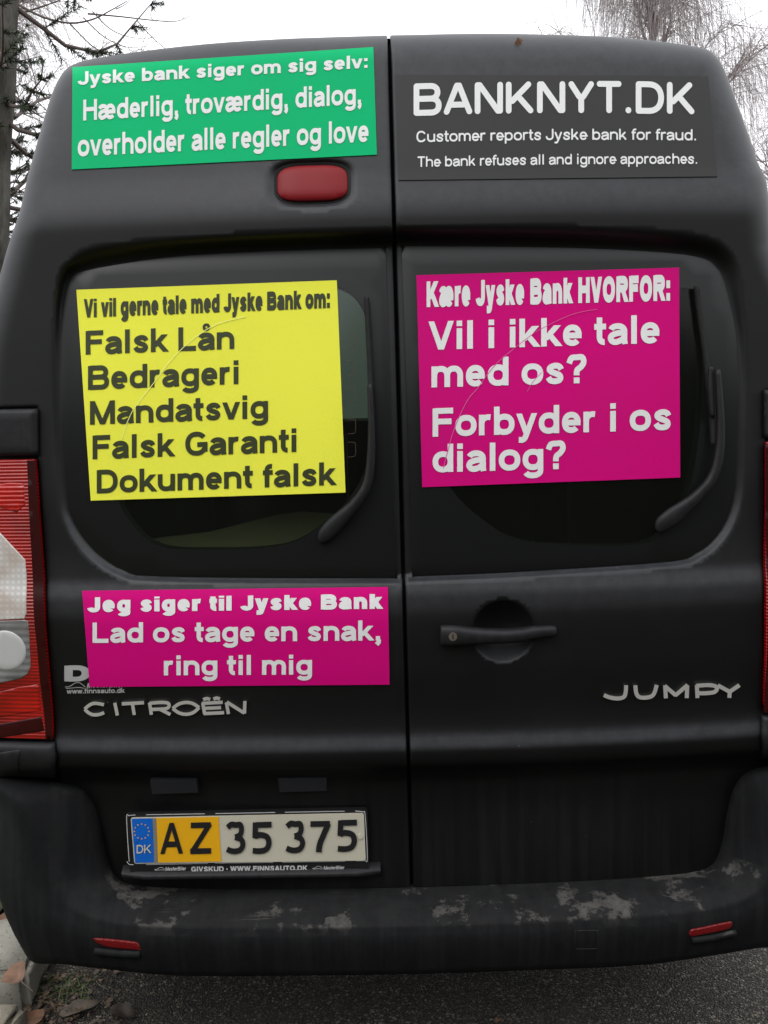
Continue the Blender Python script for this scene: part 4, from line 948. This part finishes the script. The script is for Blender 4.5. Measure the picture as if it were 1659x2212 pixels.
# grass, leaves
GRASS = M('grass_blades', (.075, .13, .022), .6); n_ = N(GRASS); n_.color(n_.ramp(n_.noise(7, 3), [(.35, (.05, .10, .016)), (.6, (.11, .16, .03)), (.75, (.20, .17, .06))]))
gb = MB()
for k in range(5200):
    x = KX - .20 - abs(rng.normal(0, .45)); y = rng.uniform(.1, 4.5)
    h_ = rng.uniform(.04, .13); a = rng.uniform(0, 6.28); w_ = .0025; bx, by = rng.normal(0, .035, 2)
    dx, dy = math.cos(a) * w_, math.sin(a) * w_
    gb.add([(x - dx, y - dy, .05), (x + dx, y + dy, .05), (x + bx * .5 + dx * .7, y + by * .5 + dy * .7, .05 + h_ * .65), (x + bx * .5 - dx * .7, y + by * .5 - dy * .7, .05 + h_ * .65), (x + bx * 1.3, y + by * 1.3, .05 + h_)], [(0, 1, 2, 3), (3, 2, 4)])
for k in range(110):
    p = ground_at(rng.uniform(70, 190), rng.uniform(2108, 2165)); h_ = rng.uniform(.004, .022); a = rng.uniform(0, 6.28); dx, dy = math.cos(a) * .0015, math.sin(a) * .0015; bx, by = rng.normal(0, .03, 2)
    gb.add([(p[0] - dx, p[1] - dy, 0), (p[0] + dx, p[1] + dy, 0), (p[0] + bx, p[1] + by, h_)], [(0, 1, 2)])
tag(gb.build('grass', GRASS), kind='stuff')
def leaf_mat(name, c):
    m = M(name, c, .6); n = N(m); n.color(n.mix(n.ramp(n.noise(40, 5), [(.35, 0), (.7, 1)]), c, tuple(v * .45 for v in c))); return m
LEAF = [leaf_mat('leaf_brown', (.20, .095, .045)), leaf_mat('leaf_tan', (.10, .075, .05)), leaf_mat('leaf_orange', (.55, .14, .05)), leaf_mat('leaf_dark', (.05, .035, .025))]
def leaf(px, py, L_, Wd, rot, mat, lab, z=.012, tilt=.25, stem=.5, curl=.25):
    p = ground_at(px, py, z); g_ = MB(); n = 12; V = []; Fc = []
    for i in range(n + 1):
        t = i / n; w_ = Wd * math.sin(math.pi * min(1, t ** .8)) ** .8 * (1 + .06 * math.sin(17 * t)); zc = curl * L_ * (t - .5) ** 2
        for s_ in (-1, -.5, 0, .5, 1): V.append(((t - .5) * L_, s_ * w_ * .5, zc + abs(s_) * w_ * .18 + .002 * math.sin(9 * t + 3 * s_)))
    for i in range(n):
        for k in range(4): Fc.append((i * 5 + k, (i + 1) * 5 + k, (i + 1) * 5 + k + 1, i * 5 + k + 1))
    g_.add(V, Fc); root = g_.build('fallen_leaf', mat, None, True)
    if stem:
        s_ = MB(); s_.tube([(.48 * L_, 0, curl * L_ * .25), (.7 * L_, .02 * L_, .004), ((.5 + stem) * L_, .08 * L_, .001)], [.0016, .0014, .002], 5); s_.build('leaf_stalk', LEAF[1], root, True)
    root.location = (p[0], p[1], p[2]); root.rotation_euler = (tilt, random.uniform(-.15, .15), rot); return tag(root, lab, 'leaf', 'fallen autumn leaves')
leaf(36, 2108, .085, .062, -.9, LEAF[0], 'large brown leaf with a long stalk resting against the pale kerb stone', .125, .45, .75)
leaf(172, 2180, .10, .05, .35, LEAF[1], 'flat greyish tan leaf lying on the asphalt below the bumper corner', .008, .05, .0, .1)
leaf(265, 2188, .08, .05, -.4, LEAF[3], 'dark decayed leaf flat on the asphalt right of the tan leaf', .006, .02, .0, .1)
leaf(75, 2200, .06, .045, 1.1, LEAF[0], 'small reddish brown leaf beside the brownish kerb stone', .012, .2, .3)
leaf(12, 1992, .07, .05, .4, LEAF[0], 'brown leaf lying on top of the pale kerb stone', .10, .2, .0)
leaf(38, 1965, .05, .03, 1.5, LEAF[2], 'bright orange leaf standing in the grass beside the bumper', .12, 1.1, .0)
leaf(1075, 2205, .018, .012, .5, LEAF[0], 'tiny brown leaf scrap on the asphalt under the bumper', .006, .1, .0)
p = hit(1120, 91, Ysmooth, .004)[0]; q = MB(); q.add([(-.009, 0, -.003), (-.002, -.004, .008), (.009, -.002, .003), (.006, -.003, -.005), (-.002, -.001, -.007)], [(0, 1, 2, 3, 4)]); o = q.build('fallen_leaf', LEAF[0]); o.location = p; tag(o, 'scrap of orange brown leaf stuck near the top edge of the van', 'leaf', 'fallen autumn leaves')

lt = MB()
for k in range(340):                                              # crumbs of leaves, twigs and grit gathered along the kerb
    p = ground_at(abs(rng.normal(0, 110)) - 10, rng.uniform(2100, 2240), .004); a = rng.uniform(0, 6.28); r0 = rng.uniform(.003, .014); m_ = rng.integers(4, 7)
    lt.add([(p[0] + r0 * rng.uniform(.4, 1) * math.cos(a + 6.28 * j / m_), p[1] + r0 * rng.uniform(.4, 1) * math.sin(a + 6.28 * j / m_), .004 + rng.uniform(0, .008)) for j in range(m_)], [tuple(range(m_))])
for k in range(46):
    p = ground_at(abs(rng.normal(0, 120)), rng.uniform(2105, 2230), .006); a = rng.uniform(0, 6.28); l_ = rng.uniform(.02, .07); lt.tube([p, p + [l_ * .5 * math.cos(a), l_ * .5 * math.sin(a), .006], p + [l_ * math.cos(a + .3), l_ * math.sin(a + .3), 0]], .0011, 4)
LIT = leaf_mat('leaf_litter', (.10, .062, .036)); n_ = N(LIT); n_.color(n_.ramp(n_.noise(45, 3), [(.3, (.03, .022, .015)), (.55, (.10, .06, .034)), (.72, (.22, .15, .085))]))
tag(lt.build('leaf_litter', LIT), kind='stuff')

# ---------------------------------------------------------------- trees
def bark_mat(name, c, sc=18):
    m = M(name, c, .9, spec=.2); n = N(m); f = n.noise(sc, 7, n.coord((1, 1, .35)), .7); n.color(n.ramp(f, [(.3, tuple(v * .35 for v in c)), (.5, c), (.72, tuple(min(1, v * 1.9) for v in c))])); n.bump(f, .8, .02); return m
BARK = bark_mat('grey_bark', (.085, .08, .068), 9); TWIG = M('twig_bark', (.13, .10, .09), .85); TWIG2 = M('birch_twigs', (.33, .285, .28), .85); NEEDLE = M('spruce_needles', (.03, .05, .022), .65)
n_ = N(NEEDLE); n_.color(n_.ramp(n_.noise(6, 3), [(.35, (.018, .032, .016)), (.65, (.045, .07, .03))]))
def rv(s): return rng.normal(0, s, 3)
def spruce(loc, H, rad, zlo, zhi, nb, reach, lab, seed, lean=0.0):
    global rng; rng = np.random.default_rng(seed)
    root = empty('spruce_tree', loc, lab, 'tree', 'trees behind the van')
    t = MB(); pts = [(lean * z + 0.03 * math.sin(z * .6), .05 * math.cos(z * .8), z) for z in np.linspace(-.1, H, 22)]; t.tube(pts, [max(.02, rad * (1 - .8 * z / H)) * (1 + .06 * math.sin(5 * z)) for z in np.linspace(0, H, 22)], 14); t.build('trunk', BARK, root, True)
    br = MB(); nd = MB()
    for k in range(nb):
        z = zlo + (zhi - zlo) * ((k + rng.random()) / nb); a = rng.uniform(0, 2 * math.pi); Lb = reach * (1 - .75 * z / H) * rng.uniform(.35, 1.1)
        d = np.array([math.cos(a), math.sin(a), 0]); sag = rng.uniform(.1, .32); up = rng.uniform(.1, .35)
        P = [np.array([lean * z, 0, z]) + d * Lb * t_ + np.array([0, 0, -sag * Lb * math.sin(math.pi * t_ * .8) + up * Lb * t_ ** 3]) + rv(.012) for t_ in np.linspace(0, 1, 9)]
        br.tube(P, list(np.linspace(.022, .004, 9)), 5)
        for i in range(2, 9):
            for s_ in (-1, 1):
                if rng.random() < .2: continue
                b0 = P[i]; l2 = Lb * rng.uniform(.12, .34) * (1.15 - i / 10); dd = d * .75 + s_ * .75 * np.array([-d[1], d[0], 0]) + np.array([0, 0, rng.uniform(-.5, .55)]); dd /= np.linalg.norm(dd)
                Q = [b0 + dd * l2 * t_ + np.array([0, 0, .12 * l2 * t_ * t_]) for t_ in (0, .5, 1)]; br.tube(Q, [.006, .004, .002], 3)
                nn_ = int(25 + l2 * 230)
                for _ in range(nn_):
                    t_ = rng.random(); b = b0 + dd * l2 * t_; v = rv(1.0); v -= dd * (v @ dd) * .9; v = v / (np.linalg.norm(v) + 1e-9) + dd * .75; v *= rng.uniform(.028, .05); s2 = np.cross(v, rv(1)); s2 *= .0045 / (np.linalg.norm(s2) + 1e-9)
                    nd.add([b - s2, b + s2, b + v], [(0, 1, 2)])
    c = nd.build('crown', NEEDLE, root); br.build('branches', TWIG, root, True); return root
tp = far_at(-34, 480, 5.4)
spruce((tp[0] - .40, 5.4, .05), 10.5, .20, 2.2, 8.2, 84, 1.75, 'grey trunked spruce with drooping needled branches at the left edge', 11, .14)
spruce((-4.75, 9.6, .05), 8.0, .14, 1.0, 6.6, 130, 1.5, 'dark green spruce standing behind the brown hedge', 12)

def bare_tree(name, loc, H, rad, lab, seed, limbs, z0, spread, weep, tw_n, mat, tl=(.6, 1.5), ang=(20, 55), twr=.004):
    global rng; rng = np.random.default_rng(seed); root = empty(name, loc, lab, 'tree', 'trees behind the van')
    t = MB(); zs = np.linspace(-.1, H * .93, 16); ph = rng.uniform(0, 6); tx = lambda z: np.array([.25 * math.sin(z * .45 + ph), .2 * math.cos(z * .4 + ph), z]) - np.array([.25 * math.sin(ph), .2 * math.cos(ph), 0])
    t.tube([tx(z) for z in zs], [max(.02, rad * (1 - .92 * max(z, 0) / H)) for z in zs], 9); t.build('trunk', BARK, root, True)
    br = MB(); tw = MB()
    def twig(b, d, l, r0):
        P = [b]; q = d.copy()
        for i in range(5): q = q + np.array([0, 0, -weep * (.5 + .4 * i)]) + rv(.05); q /= np.linalg.norm(q); P.append(P[-1] + q * l / 5)
        tw.tube(P, list(np.linspace(r0, r0 * .5, 6)), 3, False); return P
    for k in range(limbs):
        z = z0 + (H * .9 - z0) * (k + rng.random()) / limbs; a = k * 2.4 + rng.uniform(-.4, .4); el_ = math.radians(90 - rng.uniform(*ang)); Lb = spread * rng.uniform(.7, 1.15) * (1.05 - .6 * (z - z0) / (H - z0))
        d = np.array([math.cos(a) * math.cos(el_), math.sin(a) * math.cos(el_), math.sin(el_)]); P = [tx(z)]; q = d.copy()
        for i in range(8): q = q + rv(.10) + np.array([0, 0, (.05 if i < 4 else -.14 * weep)]); q /= np.linalg.norm(q); P.append(P[-1] + q * Lb / 8)
        br.tube(P, list(np.linspace(rad * .28 * (1.1 - z / H) + .012, .006, 9)), 5)
        for i in range(2, 9):
            for _ in range(3):
                dd = (P[i] - P[i - 1]); dd = dd / np.linalg.norm(dd) + rv(.55); dd /= np.linalg.norm(dd); l2 = Lb * rng.uniform(.18, .42); Q = [P[i]]; q = dd.copy()
                for j in range(5): q = q + rv(.12) + np.array([0, 0, .06 - .12 * weep * j / 3]); q /= np.linalg.norm(q); Q.append(Q[-1] + q * l2 / 5)
                br.tube(Q, list(np.linspace(.011, .004, 6)), 4, False)
                for j in range(1, 6):
                    for _2 in range(tw_n):
                        d3 = (Q[j] - Q[j - 1]); d3 = d3 / np.linalg.norm(d3) + rv(.6); d3 /= np.linalg.norm(d3); R2 = twig(Q[j], d3, rng.uniform(*tl), twr)
                        if rng.random() < .6: d4 = (R2[2] - R2[1]); d4 = d4 / np.linalg.norm(d4) + rv(.5); twig(R2[2], d4 / np.linalg.norm(d4), rng.uniform(*tl) * .5, twr * .7)
    br.build('branches', TWIG2, root, True); tw.build('crown', mat, root); return root
b = far_at(1375, 500, 21.0)
bare_tree('birch_tree', (b[0], 21.0, 0), 14.5, .22, 'tall leafless birch with weeping twigs above the right half of the roof', 21, 27, 5.5, 4.0, .9, 2, TWIG2, (.9, 2.2), (18, 48), .0042)
b = far_at(1690, 500, 14.0)
bare_tree('bare_tree', (b[0], 14.0, 0), 6.6, .16, 'small leafless tree with upright twigs beyond the right side of the van', 31, 16, 2.0, 1.9, .05, 2, TWIG2, (.4, .9), (12, 40), .0035)
b = far_at(-90, 500, 12.0)
bare_tree('birch_tree', (b[0], 12.0, 0), 11.0, .16, 'leafless birch with hanging twigs behind the left spruce', 41, 18, 4.0, 2.3, .5, 2, TWIG2, (.5, 1.3), (25, 55), .004)
# the bare limbs that reach out over the roof on the left
rng = np.random.default_rng(5)
b = far_at(-70, 500, 6.6); root = empty('bare_tree', (b[0], 6.6, 0), 'leafless tree whose thin upturned branches reach in at the top left', 'tree', 'trees behind the van')
t = MB(); t.tube([(0, 0, -.1), (.05, 0, 2), (-.03, .05, 4), (.05, 0, 6), (0, 0, 7.5)], [.15, .13, .11, .07, .02], 10); t.build('trunk', BARK, root, True); br = MB()
def rel(px, py, y=6.6): return far_at(px, py, y) - np.array([b[0], 6.6, 0])
for P, r0 in (([(-70, -40), (20, 0), (90, 36), (150, 50), (200, 42), (240, 22), (275, 2)], .014), ([(-70, 60), (40, 30), (120, 4), (170, -20)], .012), ([(190, 30), (260, 36), (330, 44), (380, 46), (412, 34)], .008), ([(150, 50), (200, 100), (250, 124), (285, 126), (325, 106)], .006), ([(180, 38), (225, 80), (275, 102), (316, 100)], .006), ([(200, 25), (240, 64), (290, 82), (345, 80)], .006), ([(296, 44), (330, 82), (375, 116), (404, 112)], .005), ([(60, 190), (100, 205), (140, 196), (172, 172), (188, 152)], .008), ([(30, 205), (70, 240), (110, 262), (150, 272), (175, 276)], .009), ([(30, 405), (70, 424), (110, 440)], .009), ([(250, 20), (270, 10), (290, -8)], .005), ([(330, 44), (325, 30), (334, 14)], .004), ([(395, 42), (398, 34), (402, 28)], .003)):
    Q = catmull(P, 4); br.tube([rel(x, y) for x, y in Q], list(np.linspace(r0, r0 * .25, len(Q))), 5)
br.build('branches', TWIG, root, True)

# hedge of brown beech leaves on the left
rng = np.random.default_rng(9)
HEDGE = M('beech_leaves', (.24, .10, .045), .7); n_ = N(HEDGE); n_.color(n_.ramp(n_.noise(9, 4), [(.35, (.12, .05, .025)), (.6, (.28, .12, .05)), (.75, (.36, .19, .09))]))
h = empty('beech_hedge', (-4.45, 8.2, 0), 'brown leaved beech hedge behind the left side of the van', 'hedge'); g = MB()
for k in range(14000):
    p = np.array([rng.normal(0, .38), rng.uniform(-5, 10), 3.45 * rng.random() ** .6 + rng.normal(0, .06)]); a = rv(1); a /= np.linalg.norm(a); c_ = np.cross(a, rv(1)); c_ /= np.linalg.norm(c_); s_ = .045
    g.add([p - a * s_, p + c_ * s_ * .6, p + a * s_, p - c_ * s_ * .6], [(0, 1, 2, 3)])
g.build('foliage', HEDGE, h)
g = MB()
for k in range(30): y = -5 + k * .5; g.tube([(rng.normal(0, .05), y, -.1), (rng.normal(0, .1), y + rng.normal(0, .1), 1.4), (rng.normal(0, .15), y + rng.normal(0, .2), 2.7)], [.03, .02, .008], 5)
g.build('stems', TWIG, h)

# unseen evergreen belt added behind the camera to darken the panels and their reflections
rng = np.random.default_rng(17); g = MB(); EVER = M('evergreen_leaves', (.03, .042, .022), .8)
for k in range(20000):
    x = rng.uniform(-34, 34); top = 6.2 + 1.1 * math.sin(x * .45) + .7 * math.sin(x * 1.3 + 1); p = np.array([x, -13 + rng.normal(0, .9), top * rng.random() ** .85]); a = rv(1); a /= np.linalg.norm(a); c_ = np.cross(a, rv(1)); c_ /= np.linalg.norm(c_)
    g.add([p - a * .38, p + c_ * .26, p + a * .38, p - c_ * .26], [(0, 1, 2, 3)])
tag(g.build('added_woodland', EVER), kind='stuff')
